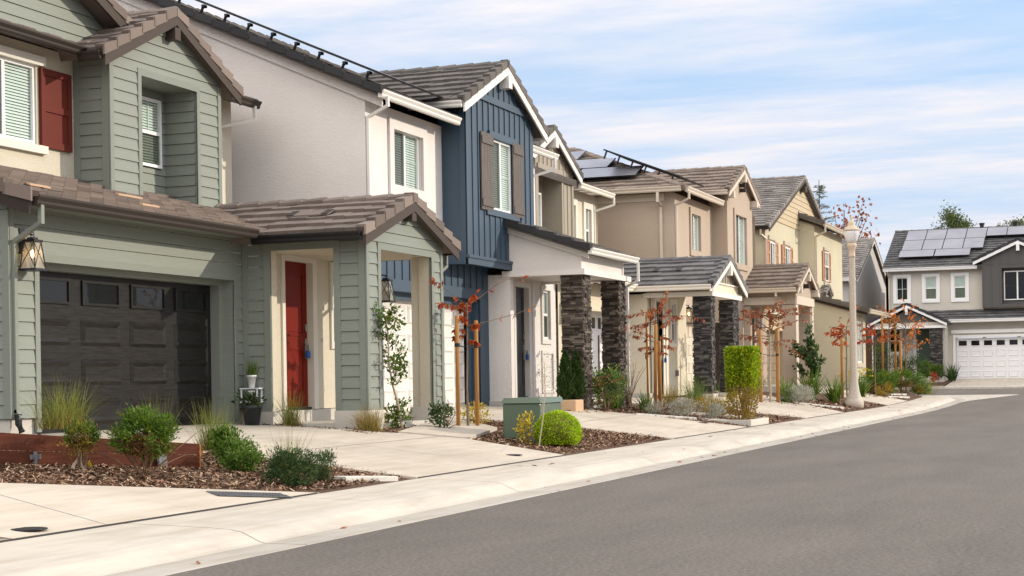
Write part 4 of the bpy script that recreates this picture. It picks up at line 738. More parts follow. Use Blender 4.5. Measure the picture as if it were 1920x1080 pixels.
mb = MB(); s1 = Vector((7.3, 0, 2.5)); slope(mb, (60.2, 12.02, 6.58), (60.2, 20, 6.58), s1, s1.length, None, .34, .36); s2 = Vector((-7.3, 0, 2.45)); slope(mb, (74.8, 12.02, 6.63), (74.8, 20, 6.63), s2, s2.length, None, .34, .36); ridge(mb, (67.5, 12.0, 9.08), (67.5, 20, 9.08), .33); er = mb.build('gable_roof', 'tileE', E_)
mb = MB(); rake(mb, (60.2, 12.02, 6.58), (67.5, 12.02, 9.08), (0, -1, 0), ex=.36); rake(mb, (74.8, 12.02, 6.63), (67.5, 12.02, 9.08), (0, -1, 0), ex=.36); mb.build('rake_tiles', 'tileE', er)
barge(E_, 'barge_board', (60.2, 12.03, 6.55), (67.5, 12.03, 9.05), (0, -1, 0), 'bargeA', .16); barge(E_, 'barge_board', (74.8, 12.03, 6.60), (67.5, 12.03, 9.05), (0, -1, 0), 'bargeA', .16)
mb = MB(); mb.box(67.3, 67.7, 11.95, 12.2, 8.5, 8.72); mb.build('knee_block', 'bargeA', E_)
gutter(E_, (60.21, 14, 6.6), (60.21, 12.05, 6.6), (-1, 0, 0), 'gutterA', .14); downspout(E_, [(60.15, 12.3, 6.45), (60.15, 12.3, 6.3), (60.36, 12.17, 6.15), (60.36, 12.17, 4.5)], 'trimE', .07)
for u in (61.05, 63.95):
    shutter(E_, FE, u-.62, u, 5.22, 6.15, 'shuttan'); shutter(E_, FE, u+.92, u+1.54, 5.22, 6.15, 'shuttan'); window(E_, FE, u+.01, u+.91, 5.2, 6.1, 'slider', -.02); trim(E_, 'window_head', FE, [(u-.15, u+1.1, .003, .06, 6.18, 6.32)], 'trimE')
PE = Pl('Y', 11.6); window(E_, PE, 69.3, 70.1, 5.05, 6.25, 'hung', -.02); shutter(E_, PE, 68.75, 69.28, 5.05, 6.25, 'shuttan'); shutter(E_, PE, 70.12, 70.65, 5.05, 6.25, 'shuttan'); trim(E_, 'window_head', PE, [(69.1, 70.3, .003, .06, 6.30, 6.42)], 'trimE'); trim(E_, 'window_sill', PE, [(69.1, 70.3, .003, .06, 4.88, 5.0)], 'trimE')
mb = MB(); slope(mb, (66.85, 11.2, 7.2), (74.3, 11.2, 7.2), Vector((0, 1, .38)), 1.15, None, .34, .36); sr = mb.build('shed_roof', 'tileE', E_); mb = MB(); rake(mb, (66.85, 11.18, 7.2), (66.85, 12.25, 7.2+1.07*.38), (-1, 0, 0), .13, .2, .36); mb.build('rake_tiles', 'tileEk', sr)
gutter(E_, (66.9, 11.22, 7.22), (74.3, 11.22, 7.22), (0, -1, 0), 'trimE', .15); barge(E_, 'barge_board', (67.05, 11.25, 7.18), (67.05, 12.2, 7.18+.95*.38), (-1, 0, 0), 'bargeA', .18); downspout(E_, [(66.95, 11.14, 7.05), (66.95, 11.14, 6.85), (67.18, 11.55, 6.7), (67.18, 11.55, 4.3)], 'trimE', .07)
# garage storey and wing
battens(E_, Pl('Y', 12.5), [(58.9, .8), (66.6, .8), (66.6, 3.9), (58.9, 3.9)], 30, 'tanlap', 90, [(60.0, 65.5, .5, 2.95, .3)], name='garage_wall')
mb = MB(); wall(mb, Pl('Y', 12.48), [(58.9, 2.95), (66.6, 2.95), (66.6, 3.9), (58.9, 3.9)], lap=.2, zb=2.95); wall(mb, Pl('Y', 12.48), [(58.9, .9), (60.0, .9), (60.0, 2.95), (58.9, 2.95)], lap=.2, zb=.95); mb.build('lap_wall', 'tanlap', E_)
garage_door(E_, Pl('Y', 12.75), 60.0, 65.5, .8, 2.95, 8, 4, 'garD', False)
mb = MB(); slope(mb, (58.8, 12.1, 3.95), (66.6, 12.1, 3.95), Vector((0, 1, .3)), .6, None, .34, .3); mb.build('pent_roof', 'tileE', E_)
WX = Pl('X', 66.5); WY = Pl('Y', 9.99)
mb = MB(); wall(mb, WX, [(9.99, .9), (12.5, .9), (12.5, 4.38), (9.99, 3.68)]); wall(mb, WY, [(66.5, .9), (69.3, .9), (69.3, 3.7), (66.5, 3.7)], [(66.95, 68.35, 1.72, 3.35, .08)]); wall(mb, Pl('X+', 69.3), [(9.99, .7), (12.5, .7), (12.5, 4.38), (9.99, 3.68)]); mb.build('wing_wall', 'olive', E_)
window(E_, WY, 66.95, 68.35, 1.72, 3.35, 'slider', .06); trim(E_, 'window_sill', WY, [(66.75, 68.55, .003, .07, 1.52, 1.68)], 'trimE'); mb = MB(); frame(mb, WY, 66.8, 68.5, 1.68, 3.5, .14, .003, .04, 'lrt'); mb.build('window_trim', 'trimE', E_)
mb = MB(); slope(mb, (66.25, 9.42, 3.72), (72.4, 9.42, 3.72), Vector((0, 1, .29)), 3.2, None, .34, .36); wr = mb.build('wing_roof', 'tileE', E_); mb = MB(); rake(mb, (66.24, 9.4, 3.72), (66.24, 12.2, 3.72+2.8*.29), (-1, 0, 0), .13, .2, .38); mb.build('rake_tiles', 'tileEk', wr)
barge(E_, 'barge_board', (66.45, 9.5, 3.69), (66.45, 12.2, 3.69+2.7*.29), (-1, 0, 0), 'bargeA', .17); gutter(E_, (66.3, 9.43, 3.74), (72.4, 9.43, 3.74), (0, -1, 0), 'trimE', .15)
mb = MB(); slope(mb, (67.8, 11.3, 4.45), (67.8, 11.9, 4.45), Vector((1, 0, .45)), .9, None, .3, .3); slope(mb, (69.4, 11.3, 4.45), (69.4, 11.9, 4.45), Vector((-1, 0, .45)), .9, None, .3, .3); rake(mb, (67.8, 11.3, 4.45), (68.6, 11.3, 4.81), (0, -1, 0), .1, .14, .3); rake(mb, (69.4, 11.3, 4.45), (68.6, 11.3, 4.81), (0, -1, 0), .1, .14, .3); mb.box(67.95, 69.25, 11.4, 11.9, 3.9, 4.46); mb.build('roof_dormer_vent', 'tileE', E_)
mb = MB(); mb.box(66.46, 69.34, 9.95, 12.5, .2, .9); mb.box(65.5, 66.5, 12.45, 12.6, .2, .95); mb.build('plinth', 'plinth', E_)

fc = bpy.data.curves.new('house_number', 'FONT'); fc.body = '8'; fc.size = .34; fc.extrude = .012; fo = bpy.data.objects.new('house_number', fc); COL.objects.link(fo); fo.parent = E_; fo.location = Vector((68.72, 9.972, 2.55))-E_.location; fo.rotation_euler = (R_(90), 0, 0); dg = bpy.context.evaluated_depsgraph_get(); nm = bpy.data.meshes.new_from_object(fo.evaluated_get(dg)); bpy.data.objects.remove(fo); nm.materials.append(MT['gutterA']); fo = bpy.data.objects.new('house_number', nm); COL.objects.link(fo); fo.parent = E_; fo.location = Vector((68.72, 9.972, 2.55))-E_.location; fo.rotation_euler = (R_(90), 0, 0)
# ================================================================ HOUSE F (grey gable) and HOUSE G (end of street)
Fh = thing('house', 'plain grey gabled house half hidden behind the lamp post', 'house', (88, 13.15, .9), 'houses along the street')
FX = Pl('X', 88); FY = Pl('Y', 13.15)
mb = MB(); wall(mb, FX, [(13.15, .9), (24, .9), (24, 6.1), (13.15, 6.1)]); wall(mb, FY, [(88, .9), (100.2, .9), (100.2, 6.2), (94, 8.45), (88, 6.1)]); wall(mb, Pl('X+', 100.2), [(13.15, .9), (24, .9), (24, 6.2), (13.15, 6.2)]); mb.build('stucco_wall', 'greyF', Fh)
gable_roof(Fh, 'gable_roof', 87.6, 100.5, 13.0, 24, 6.12, 8.56, 'tileE', None, 94, True, 'trimC', ex=.38, bh=.14, over=.02)
gutter(Fh, (87.6, 24, 6.16), (87.6, 13.05, 6.16), (-1, 0, 0), 'whiteG', .16); downspout(Fh, [(87.55, 13.4, 6.0), (87.9, 13.4, 5.8), (87.95, 13.4, 1)], 'greyF', .09)

G = thing('house', 'greige house facing down the street with white garage and rooftop solar panels', 'house', (88, 8, .9), 'houses along the street')
GX = Pl('X', 88); zG = 1.1
mb = MB(); wall(mb, GX, [(-4, .9), (11.62, .9), (11.62, 6.5), (-4, 6.5)], [(10.52, 11.1, 4.94, 6.1, .1), (9.1, 9.68, 4.94, 6.1, .1), (7.68, 8.26, 4.94, 6.1, .1), (3.3, 8.22, .7, 3.0, .3)]); wall(mb, Pl('Y', 11.0), [(88, 0.9), (88.1, .9), (88.1, 1), (88, 1)]); mb.box(88.0, 100, 11.5, 11.62, .9, 6.5); mb.box(88, 100, -4, -3.9, .9, 6.5); mb.build('stucco_wall', 'stoneG', G)
for y in (10.52, 9.1, 7.68):
    window(G, GX, y, y+.58, 4.94, 6.1, 'fixed' if y > 10 else 'hung', .05, blind=y < 10); mb = MB(); frame(mb, GX, y-.15, y+.73, 4.79, 6.25, .15, .003, .06); mb.build('window_trim', 'whiteG', G)
sG = .42; LG = math.sqrt(1+sG*sG); mb = MB(); slope(mb, (87.6, 11.75, 6.52), (87.6, -4.4, 6.52), Vector((1, 0, sG)), 5.5*LG, None, .34, .36); slope(mb, (98.6, -4.4, 6.52), (98.6, 11.75, 6.52), Vector((-1, 0, sG)), 5.5*LG, None, .4, .5); ridge(mb, (93.1, 11.75, 6.52+5.5*sG), (93.1, -4.4, 6.52+5.5*sG), .4); mb.build('main_roof', 'tileG', G)
gutter(G, (87.62, 11.7, 6.55), (87.62, 7.1, 6.55), (-1, 0, 0), 'whiteG', .16); downspout(G, [(87.55, 11.5, 6.4), (87.93, 11.45, 6.1), (87.93, 11.45, 4.3)], 'stoneG', .08)
nG = Vector((-sG, 0, 1)).normalized(); uG = Vector((1, 0, sG)).normalized()
def gp(y, v): return Vector((87.6, y, 6.52))+uG*v+nG*.2
for r, v in enumerate((2.15, 3.75)):
    for k in range(4): solar_panel(G, gp(11.0-.02*r-k*1.02, v), (0, -1.0, 0), uG*1.57, nG)
for k in range(2): solar_panel(G, gp(11.05-k*1.78, 1.1), (0, -1.74, 0), uG*1.02, nG)
for k in range(5): solar_panel(G, gp(6.9-k*1.02, 4.0), (0, -1.0, 0), uG*1.32, nG)
for y in (7.25, 5.55): mb = MB(); mb.tube([(93.0, y, 8.7), (93.0, y, 9.02)], .11, 10); mb.tube([(93.0, y, 9.02), (93.0, y, 9.10)], [.15, .15], 10); mb.build('roof_vent', 'gutterA', G)
# charcoal gable
battens(G, Pl('X', 87.6), [(6.85, 4.45), (3.4, 4.45), (3.4, 6.95), (5.1, 7.72), (6.85, 6.95)], .42, 'charbb', 3.45, [(4.3, 5.92, 4.6, 6.38, .35)], wdt=.05)
mb = MB(); mb.box(87.62, 88.05, 6.80, 6.85, 4.4, 6.95); mb.box(87.62, 88.05, 3.4, 3.45, 4.4, 6.95); mb.box(87.95, 87.97, 4.25, 5.95, 4.5, 6.4); mb.build('side_wall', 'charbb', G)
window(G, Pl('X', 87.93), 4.55, 5.84, 4.8, 6.24, 'slider', -.02, blind=False, gl='darkglass')
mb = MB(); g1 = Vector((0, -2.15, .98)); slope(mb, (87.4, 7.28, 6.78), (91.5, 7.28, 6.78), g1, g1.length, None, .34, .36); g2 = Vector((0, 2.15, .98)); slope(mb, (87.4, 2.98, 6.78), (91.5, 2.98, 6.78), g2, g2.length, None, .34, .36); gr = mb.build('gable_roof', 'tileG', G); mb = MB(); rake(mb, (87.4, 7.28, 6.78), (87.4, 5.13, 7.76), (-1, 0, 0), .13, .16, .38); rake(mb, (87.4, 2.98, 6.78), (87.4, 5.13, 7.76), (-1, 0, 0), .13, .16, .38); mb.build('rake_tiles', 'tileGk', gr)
barge(G, 'barge_board', (87.42, 7.28, 6.75), (87.42, 5.13, 7.73), (-1, 0, 0), 'whiteG', .18); barge(G, 'barge_board', (87.42, 2.98, 6.75), (87.42, 5.13, 7.73), (-1, 0, 0), 'whiteG', .18); mb = MB(); mb.box(87.3, 87.5, 5.05, 5.2, 7.2, 7.55); mb.build('knee_block', 'whiteG', G)
# pent roof, garage, porch
mb = MB(); slope(mb, (87.45, 10.9, 3.86), (87.45, -4, 3.86), Vector((1, 0, .9)), .8, None, .34, .2); mb.build('pent_roof', 'tileG', G); gutter(G, (87.44, 8.5, 3.9), (87.44, -4, 3.9), (-1, 0, 0), 'whiteG', .16)
garage_door(G, Pl('X', 88.2), 3.3, 8.2, .92, 2.96, 8, 4, 'garG', True, 8); trim(G, 'garage_trim', GX, [(3.1, 8.42, .003, .12, 3.2, 3.38), (8.22, 8.35, .003, .05, .95, 3.14), (3.3, 8.22, .003, .05, 3.0, 3.12)], 'whiteG')
PGX = Pl('X', 86.0)
mb = MB(); wall(mb, PGX, [(8.55, 3.5), (11.95, 3.5), (11.95, 3.75), (8.55, 3.75)]); mb.box(86.02, 88, 8.6, 11.9, 3.58, 3.6); mb.box(86.3, 87.98, 8.56, 8.72, 1.1, 3.6); mb.build('porch_wall', 'stoneG', G)
mb = MB(); wall(mb, Pl('X', 86.02), [(8.9, 3.75), (11.6, 3.75), (10.3, 4.42)]); mb.build('porch_gable', 'charbb', G)
mb = MB(); mb.box(85.9, 86.2, 8.48, 12.02, 3.46, 3.58); mb.build('porch_beam', 'whiteG', G)
mb = MB(); h1 = Vector((0, -1.93, .93)); slope(mb, (85.8, 12.28, 3.74), (88.3, 12.28, 3.74), h1, h1.length, None, .34, .36); h2 = Vector((0, 1.93, .93)); slope(mb, (85.8, 8.42, 3.74), (88.3, 8.42, 3.74), h2, h2.length, None, .34, .36); gr = mb.build('porch_roof', 'tileG', G); mb = MB(); rake(mb, (85.8, 12.28, 3.74), (85.8, 10.35, 4.67), (-1, 0, 0), .13, .16, .38); rake(mb, (85.8, 8.42, 3.74), (85.8, 10.35, 4.67), (-1, 0, 0), .13, .16, .38); mb.build('rake_tiles', 'tileGk', gr)
barge(G, 'barge_board', (85.82, 12.28, 3.71), (85.82, 10.35, 4.64), (-1, 0, 0), 'whiteG', .15); barge(G, 'barge_board', (85.82, 8.42, 3.71), (85.82, 10.35, 4.64), (-1, 0, 0), 'whiteG', .15); mb = MB(); mb.box(85.7, 85.86, 10.29, 10.42, 4.15, 4.5); mb.build('knee_block', 'whiteG', G)
downspout(G, [(85.75, 12.2, 3.6), (85.75, 12.15, 3.35), (86.0, 12.05, 3.2), (86.0, 12.05, 1.1)], 'whiteG', .07)
stone_pillar(G, 86.0, 86.45, 11.38, 11.95, .9, 3.46, 'stoneblack'); stone_pillar(G, 86.0, 86.45, 8.68, 9.28, .9, 3.46, 'stoneblack')
DG = Pl('X', 87.6); mb = MB(); wall(mb, DG, [(8.6, 1.0), (12.0, 1.0), (12.0, 3.6), (8.6, 3.6)], [(10.88, 11.44, 2.3, 3.5, .08)]); wall(mb, Pl('Y', 11.99), [(87.6, 1), (90, 1), (90, 3.7), (87.6, 3.7)]); mb.build('porch_wall', 'stoneG', G)
entry_door(G, Pl('X', 87.57), 9.2, 10.1, 1.13, 3.52, 'greendoor', 1, 0); trim(G, 'door_frame', DG, [(10.1, 10.25, .003, .06, 1.1, 3.56)], 'whiteG'); window(G, DG, 10.88, 11.44, 2.3, 3.5, 'hung', .05, blind=False); mb = MB(); frame(mb, DG, 10.78, 11.54, 2.18, 3.56, .1, .003, .04); mb.build('window_trim', 'whiteG', G)
mb = MB(); DG.box(mb, 10.7, 10.85, .003, .08, 1.35, 1.55); mb.build('outlet_box', 'steel', G)
mb = MB(); mb.box(86.0, 88.0, 8.6, 12.0, .2, 1.08); mb.box(85.6, 86.0, 8.9, 11.0, .2, .92); mb.build('plinth', 'plinth', G)

# ================================================================ GROUND
def zs(x): return 0 if x < 55 else .00066*(min(x, 84)-55)**2
TILT = [(0, 0), (27, 0), (36, .10), (46, .15), (58, .22), (66, .24), (200, .24)]
def gz(x, y):   # planting beds: quick rise behind the pavement, lots a little higher towards the far end
    t = max(7.85, min(y, 13.4)); tl = 0
    for (a, b), (c, d) in zip(TILT, TILT[1:]):
        if a <= x <= c: tl = b+(d-b)*(x-a)/(c-a)
    return .125+(min(t, 11.2)-7.85)*.118+max(0, t-11.2)*.05+zs(x)+tl*min(1, (t-7.85)/3.0)
def sheet(name, polys, zf, mat, res=1.2, skirt=0, kind='structure'):
    mb = MB()
    for poly in polys:
        x0, x1 = min(p[0] for p in poly), max(p[0] for p in poly); y0, y1 = min(p[1] for p in poly), max(p[1] for p in poly)
        nx, ny = max(1, math.ceil((x1-x0)/res)), max(1, math.ceil((y1-y0)/res))
        for i in range(nx):
            for j in range(ny):
                a, b, c, d = x0+(x1-x0)*i/nx, x0+(x1-x0)*(i+1)/nx, y0+(y1-y0)*j/ny, y0+(y1-y0)*(j+1)/ny
                q = clip_poly([(a, c), (b, c), (b, d), (a, d)], poly)
                if len(q) >= 3: mb.face([(x, y, zf(x, y)) for x, y in q])
        if skirt:
            for k in range(len(poly)):
                (ax, ay), (bx, by) = poly[k], poly[(k+1) % len(poly)]; n = max(1, math.ceil(math.hypot(bx-ax, by-ay)/res))
                for i in range(n):
                    p = (ax+(bx-ax)*i/n, ay+(by-ay)*i/n); q = (ax+(bx-ax)*(i+1)/n, ay+(by-ay)*(i+1)/n)
                    mb.face([(p[0], p[1], zf(*p)), (q[0], q[1], zf(*q)), (q[0], q[1], zf(*q)-skirt), (p[0], p[1], zf(*p)-skirt)])
    return setting(mb.build(name, mat), kind)
mb = MB(); mb.face([(-1500, -1500, -.12), (3000, -1500, -.12), (3000, 1500, -.12), (-1500, 1500, -.12)]); setting(mb.build('ground', 'soil'))
sheet('road', [[(-40, -12), (130, -12), (130, 60), (-40, 60)]], lambda x, y: zs(x), 'asphalt', 4)
sheet('planting_bed_soil', [[(-10, 7.8), (69.8, 7.8), (72.6, 8.9), (73.75, 11.8), (73.75, 34), (-10, 34)]], lambda x, y: gz(x, y), 'soil', 1.5)
KP = [(-20+i*3.0, 6.2, 0, 1) for i in range(30)]+[(69.8, 6.2, 0, 1)]+[(69.8+5.6*math.sin(a), 11.8-5.6*math.cos(a), -math.sin(a), math.cos(a)) for a in [R_(7.5*k) for k in range(1, 13)]]+[(75.4, 11.8+4*k, -1, 0) for k in range(1, 7)]
def sweep(name, prof, mat):
    mb = MB()
    for (ax, ay, anx, any_), (bx, by, bnx, bny) in zip(KP, KP[1:]):
        for (s0, z0), (s1, z1) in zip(prof, prof[1:]):
            P = lambda x, y, nx, ny, s, z: (x+nx*s, y+ny*s, z+zs(x))
            mb.face([P(ax, ay, anx, any_, s0, z0), P(bx, by, bnx, bny, s0, z0), P(bx, by, bnx, bny, s1, z1), P(ax, ay, anx, any_, s1, z1)])
    return setting(mb.build(name, mat, None, True))
sweep('gutter_pan', [(-.02, .0), (0, .006), (.36, .010)], 'pan')
sweep('kerb', [(.36, .010), (.41, .022), (.48, .055), (.57, .095), (.67, .115), (.84, .125)], 'kerb')
sweep('pavement', [(.84, .125), (1.2, .138), (1.6, .148), (1.66, .150), (1.67, .03)], 'walk')
sheet('cross_gutter', [[(67, 6.23), (69.5, 6.0), (75.6, 9.5)], [(69.5, 6.0), (72, 5.4), (75.6, 9.5)], [(72, 5.4), (75.4, 4.5), (75.6, 9.5)], [(75.4, 4.5), (75.75, 4.5), (75.6, 9.5)]], lambda x, y: zs(x)+.005, 'kerb', 1)
# driveways, walks
DR = {'near': [(0, 7.88), (15.85, 7.88), (14.45, 9.2), (13.2, 10.6), (12.9, 14), (0, 14)], 'A': [(18.44, 7.88), (24.0, 7.88), (25.05, 9.8), (25.2, 10.9), (24.0, 12.9), (24.0, 13.8), (18.85, 13.8), (19.6, 11.5), (18.75, 9.0)],
      'B': [(30.4, 7.88), (36.9, 7.88), (37.85, 10.9), (34.4, 12.0), (34.1, 13.5), (29.0, 13.5), (31.2, 10.6)], 'D': [(44.1, 7.88), (50.2, 7.88), (53.95, 12.9), (49.9, 12.9), (44.6, 9.8)], 'E': [(59.9, 7.88), (65.3, 7.88), (65.5, 12.8), (60.0, 12.8)]}
dz = lambda x, y: gz(x, y)+.03
convA = [[(18.44, 7.88), (24.0, 7.88), (24.74, 9.71), (24.55, 10.47), (24.0, 12.85), (19.62, 12.85), (18.91, 11.1), (18.69, 8.97)][:0] or [(18.44, 7.88), (24.0, 7.88), (24.74, 9.71), (24.27, 10.68), (18.4, 10.68)], [(18.4, 10.68), (24.27, 10.68), (23.95, 12.9), (23.9, 13.74), (18.95, 13.74)]]
sheet('driveway', [[(10.75, 7.88), (15.85, 7.88), (14.36, 9.14), (10.69, 9.15)], [(0, 8.4), (10.4, 8.13), (10.75, 7.88), (10.69, 9.15), (0, 9.2)], [(0, 9.2), (14.36, 9.14), (12.89, 10.35), (0, 10.6)], [(0, 10.6), (12.89, 10.35), (12.9, 14), (0, 14)]], dz, 'conc', 1, .2)
sheet('driveway', convA, dz, 'conc', 1, .2)
sheet('driveway', [[(30.4, 7.88), (36.9, 7.88), (35.42, 10.23), (29.97, 10.45)], [(29.97, 10.45), (35.42, 10.23), (34.1, 13.39), (29.05, 13.39), (28.24, 11.96)]], dz, 'conc', 1, .2)
sheet('driveway', [[(39.6, 11.0), (43.9, 11.0), (43.9, 13.19), (39.6, 13.19)]], dz, 'conc', 1, .2)
sheet('driveway', [[(44.15, 7.88), (50.2, 7.88), (53.95, 12.84), (49.9, 12.84), (42.61, 9.29)]], dz, 'conc', 1, .2)
sheet('driveway', [[(59.9, 7.88), (65.3, 7.88), (65.5, 12.74), (60.0, 12.74)]], dz, 'conc', 1, .2)
sheet('driveway', [[(82.35, -6), (82.35, 8.3), (88.0, 8.25), (88.19, 8.2), (88.19, -6)]], lambda x, y: .56+(max(82.3, x)-82.3)*.062, 'conc', 1.5, .2)
sheet('path', [[(24.77, 9.72), (27.57, 10.28), (28.76, 11.64), (26.31, 11.16), (24.3, 10.7)]], lambda x, y: gz(x, y)+.05, 'conc', 1, .2)
sheet('lawn_strip', [[(82.35, 8.35), (82.35, 30), (88, 30), (88, 8.35)], [(88, 11.62), (130, 11.62), (130, 30), (88, 30)]], lambda x, y: .60+(min(x, 88)-82.3)*.055, 'soil', 2, .3)
mb = MB(); 
for y0, y1 in ((-8, 8.2), (8.2, 30)): mb.box(82.0, 82.34, y0, y1, .3, .63 if y0 > 0 else .575)
setting(mb.build('kerb', 'kerb', None, False, .02))
# joints: dark expansion gap behind the pavement and tooled lines on the slabs
mb = MB()
for a, b in ((0, 15.8), (18.44, 24.0), (30.4, 36.9), (44.15, 50.2), (59.9, 65.3)):
    n = 12
    for i in range(n):
        x0, x1 = a+(b-a)*i/n, a+(b-a)*(i+1)/n; mb.face([(x0, 7.855, .153+zs(x0)), (x1, 7.855, .153+zs(x1)), (x1, 7.882, .163+zs(x1)), (x0, 7.882, .163+zs(x0))])
setting(mb.build('expansion_joint', 'gutterA'))
mb = MB()
def jline(x0, y0, x1, y1, wd=.012, n=10):
    for i in range(n):
        a = (x0+(x1-x0)*i/n, y0+(y1-y0)*i/n); b = (x0+(x1-x0)*(i+1)/n, y0+(y1-y0)*(i+1)/n); d = Vector((y1-y0, -(x1-x0), 0)).normalized()*wd
        mb.face([(a[0]-d.x, a[1]-d.y, dz(*a)+.004), (a[0]+d.x, a[1]+d.y, dz(*a)+.004), (b[0]+d.x, b[1]+d.y, dz(*b)+.004), (b[0]-d.x, b[1]-d.y, dz(*b)+.004)])
jline(18.9, 10.1, 24.9, 10.1); jline(21.5, 7.9, 21.5, 13.6, .01); jline(31, 10, 37, 10); jline(23.2, 8.6, 24.6, 9.0, .01); jline(12.0, 7.9, 13.1, 10.4, .01); jline(47, 8, 50, 12)
setting(mb.build('slab_joint', 'plinth'))
# grates and lids
def gb(o, mat='black'): return o
t = thing('drain_grate', 'rectangular dark slotted drain grate in the slab beside the bark bed', 'drain grate', (15.05, 8.24, dz(15.05, 8.24)))
mb = MB(); fr_ = [Vector((14.62, 8.42, dz(14.62, 8.42)+.006)), Vector((15.24, 7.93, dz(15.24, 7.93)+.006))]; d = (fr_[1]-fr_[0]); s = Vector((-d.y, d.x, 0)).normalized()*.16; s.z = .012
for k in range(24):
    o = fr_[0]+d*(k/24); mb.obox(o-s, d*(.018), s*2, (0, 0, .006))
mb.obox(fr_[0]-s, d, s*.18, (0, 0, .006)); mb.obox(fr_[0]+s*.82, d, s*.18, (0, 0, .006)); mb.obox(fr_[0]-s*.05, d, s*.12, (0, 0, .006)); mb.build('grate_bars', 'steel', t)
mb = MB(); mb.obox(fr_[0]-s*.99-Vector((0, 0, .004)), d, s*1.98, (0, 0, .004)); mb.build('grate_pit', 'black', t)
for (x, y, l, r) in ((11.22, 8.1, 'round dark drain lid in the nearest slab, bottom left corner', .15), (25.05, 8.9, None, 0), (22.9, 8.3, 'small round drain lid in the driveway in front of the green utility box', .13), (36.0, 8.7, 'small dark drain lid at the end of the driveway of the white and navy house', .14)):
    if not l: continue
    t = MB(); t.lathe((x, y, dz(x, y)), [(r, 0), (r, .008), (r-.02, .011), (0.01, .011)], 20); tag(t.build('area_drain', 'black', None, True, 0, (x, y, dz(x, y))), l, 'drain lid', 'round drain lids')
# stepping slabs
def slab(x0, y0, x1, y1, w_, label):
    d = Vector((x1-x0, y1-y0, gz(x1, y1)-gz(x0, y0))); s = Vector((-d.y, d.x, 0)).normalized()*w_; mb = MB(); mb.obox(Vector((x0, y0, gz(x0, y0)-.03))-s*.5, d, s, (0, 0, .075)); tag(mb.build('paving_slab', 'paver', None, False, .008, (x0, y0, gz(x0, y0))), label, 'paving slab', 'long paving slabs set in the bark beds')
slab(17.35, 8.4, 18.08, 8.08, .3, 'short pale slab in the bark beside the dark green rosemary bush')
slab(35.6, 10.15, 37.11, 9.19, .28, 'pale slab behind the silver bushes near the downspout of the white house'); slab(37.35, 9.05, 38.63, 8.25, .28, 'pale slab running up to the clipped column hedge')
slab(38.79, 9.74, 40.44, 8.8, .28, 'pale slab in the bark just behind the column hedge'); slab(50.57, 9.78, 52.72, 8.39, .3, 'long pale slab left of the lamp post'); slab(65.53, 8.76, 67.8, 8.25, .3, 'pale slab in the corner bed beyond the lamp post'); slab(67.47, 8.92, 69.43, 8.56, .3, 'farther pale slab in the corner bed, under the orange-leaved tree')
# bark chips
def inpoly(x, y, p):
    c = False
    for i in range(len(p)):
        (x0, y0), (x1, y1) = p[i], p[i-1]
        if (y0 > y) != (y1 > y) and x < (x1-x0)*(y-y0)/(y1-y0)+x0: c = not c
    return c
BEDS = [([(16.13, 8.04), (18.6, 8.04), (18.65, 8.97), (18.93, 11.01), (13.2, 13), (12.87, 10.43), (14.4, 9.23)], 900, .020), ([(24.36, 8.04), (30.6, 8.03), (30.02, 10.14), (28.62, 11.52), (27.68, 10.23), (24.85, 9.67)], 480, .023), ([(25.98, 11.01), (28.84, 11.77), (29.2, 13.0), (27.0, 13.0)], 250, .03), ([(24.0, 12.95), (24.3, 10.77), (26.34, 11.09), (26.34, 10.85), (23.45, 10.81)], 300, .028), ([(24.0, 12.9), (24.27, 10.73), (25.73, 10.93), (24.4, 13.4)], 260, .03),
        ([(37.29, 8.01), (44.42, 8.01), (42.49, 9.36), (41.43, 10.56), (34.98, 11.17), (35.49, 10.22)], 200, .028), ([(50.63, 8.0), (60.09, 7.99), (53.77, 10.32), (47.62, 10.68)], 60, .045), ([(65.57, 8.02), (69.31, 8.55), (67.31, 10.12), (65.57, 9.41), (62.12, 9.37)], 60, .05), ([(8, 7.95), (10.82, 8.04), (10.2, 7.9)], 10, .03), ([(34.11, 10.56), (36.39, 10.46), (39.3, 12.8), (33.11, 11.85)], 120, .035)]
V = []; Fc = []; Rn = []
for poly, dens, size in BEDS:
    xs = [p[0] for p in poly]; ys = [p[1] for p in poly]; n = int(dens*(max(xs)-min(xs))*(max(ys)-min(ys)))
    for _ in range(n):
        x, y = rng.uniform(min(xs), max(xs)), rng.uniform(min(ys), max(ys))
        if not inpoly(x, y, poly): continue
        l, w_ = size*rng.uniform(.5, 2.1), size*rng.uniform(.25, .6); a = rng.uniform(0, 6.283); ti, tj = rng.normal(0, .35), rng.normal(0, .5); c = Vector((x, y, gz(x, y)+rng.uniform(.004, .03)))
        u = Vector((math.cos(a)*math.cos(ti), math.sin(a)*math.cos(ti), math.sin(ti)))*l; v = Vector((-math.sin(a), math.cos(a), tj)).normalized()*w_; k = len(V); V.extend([tuple(c-u-v), tuple(c+u*.9-v), tuple(c+u+v*.8), tuple(c-u*.8+v)]); Fc.append((k, k+1, k+2, k+3)); Rn.append(rng.random())
mb = MB(); mb.v, mb.f, mb.r = V, Fc, Rn; tag(mb.build('bark_mulch', 'mulch'), 'brown bark chip mulch spread over the planting beds', 'mulch', None, 'stuff')

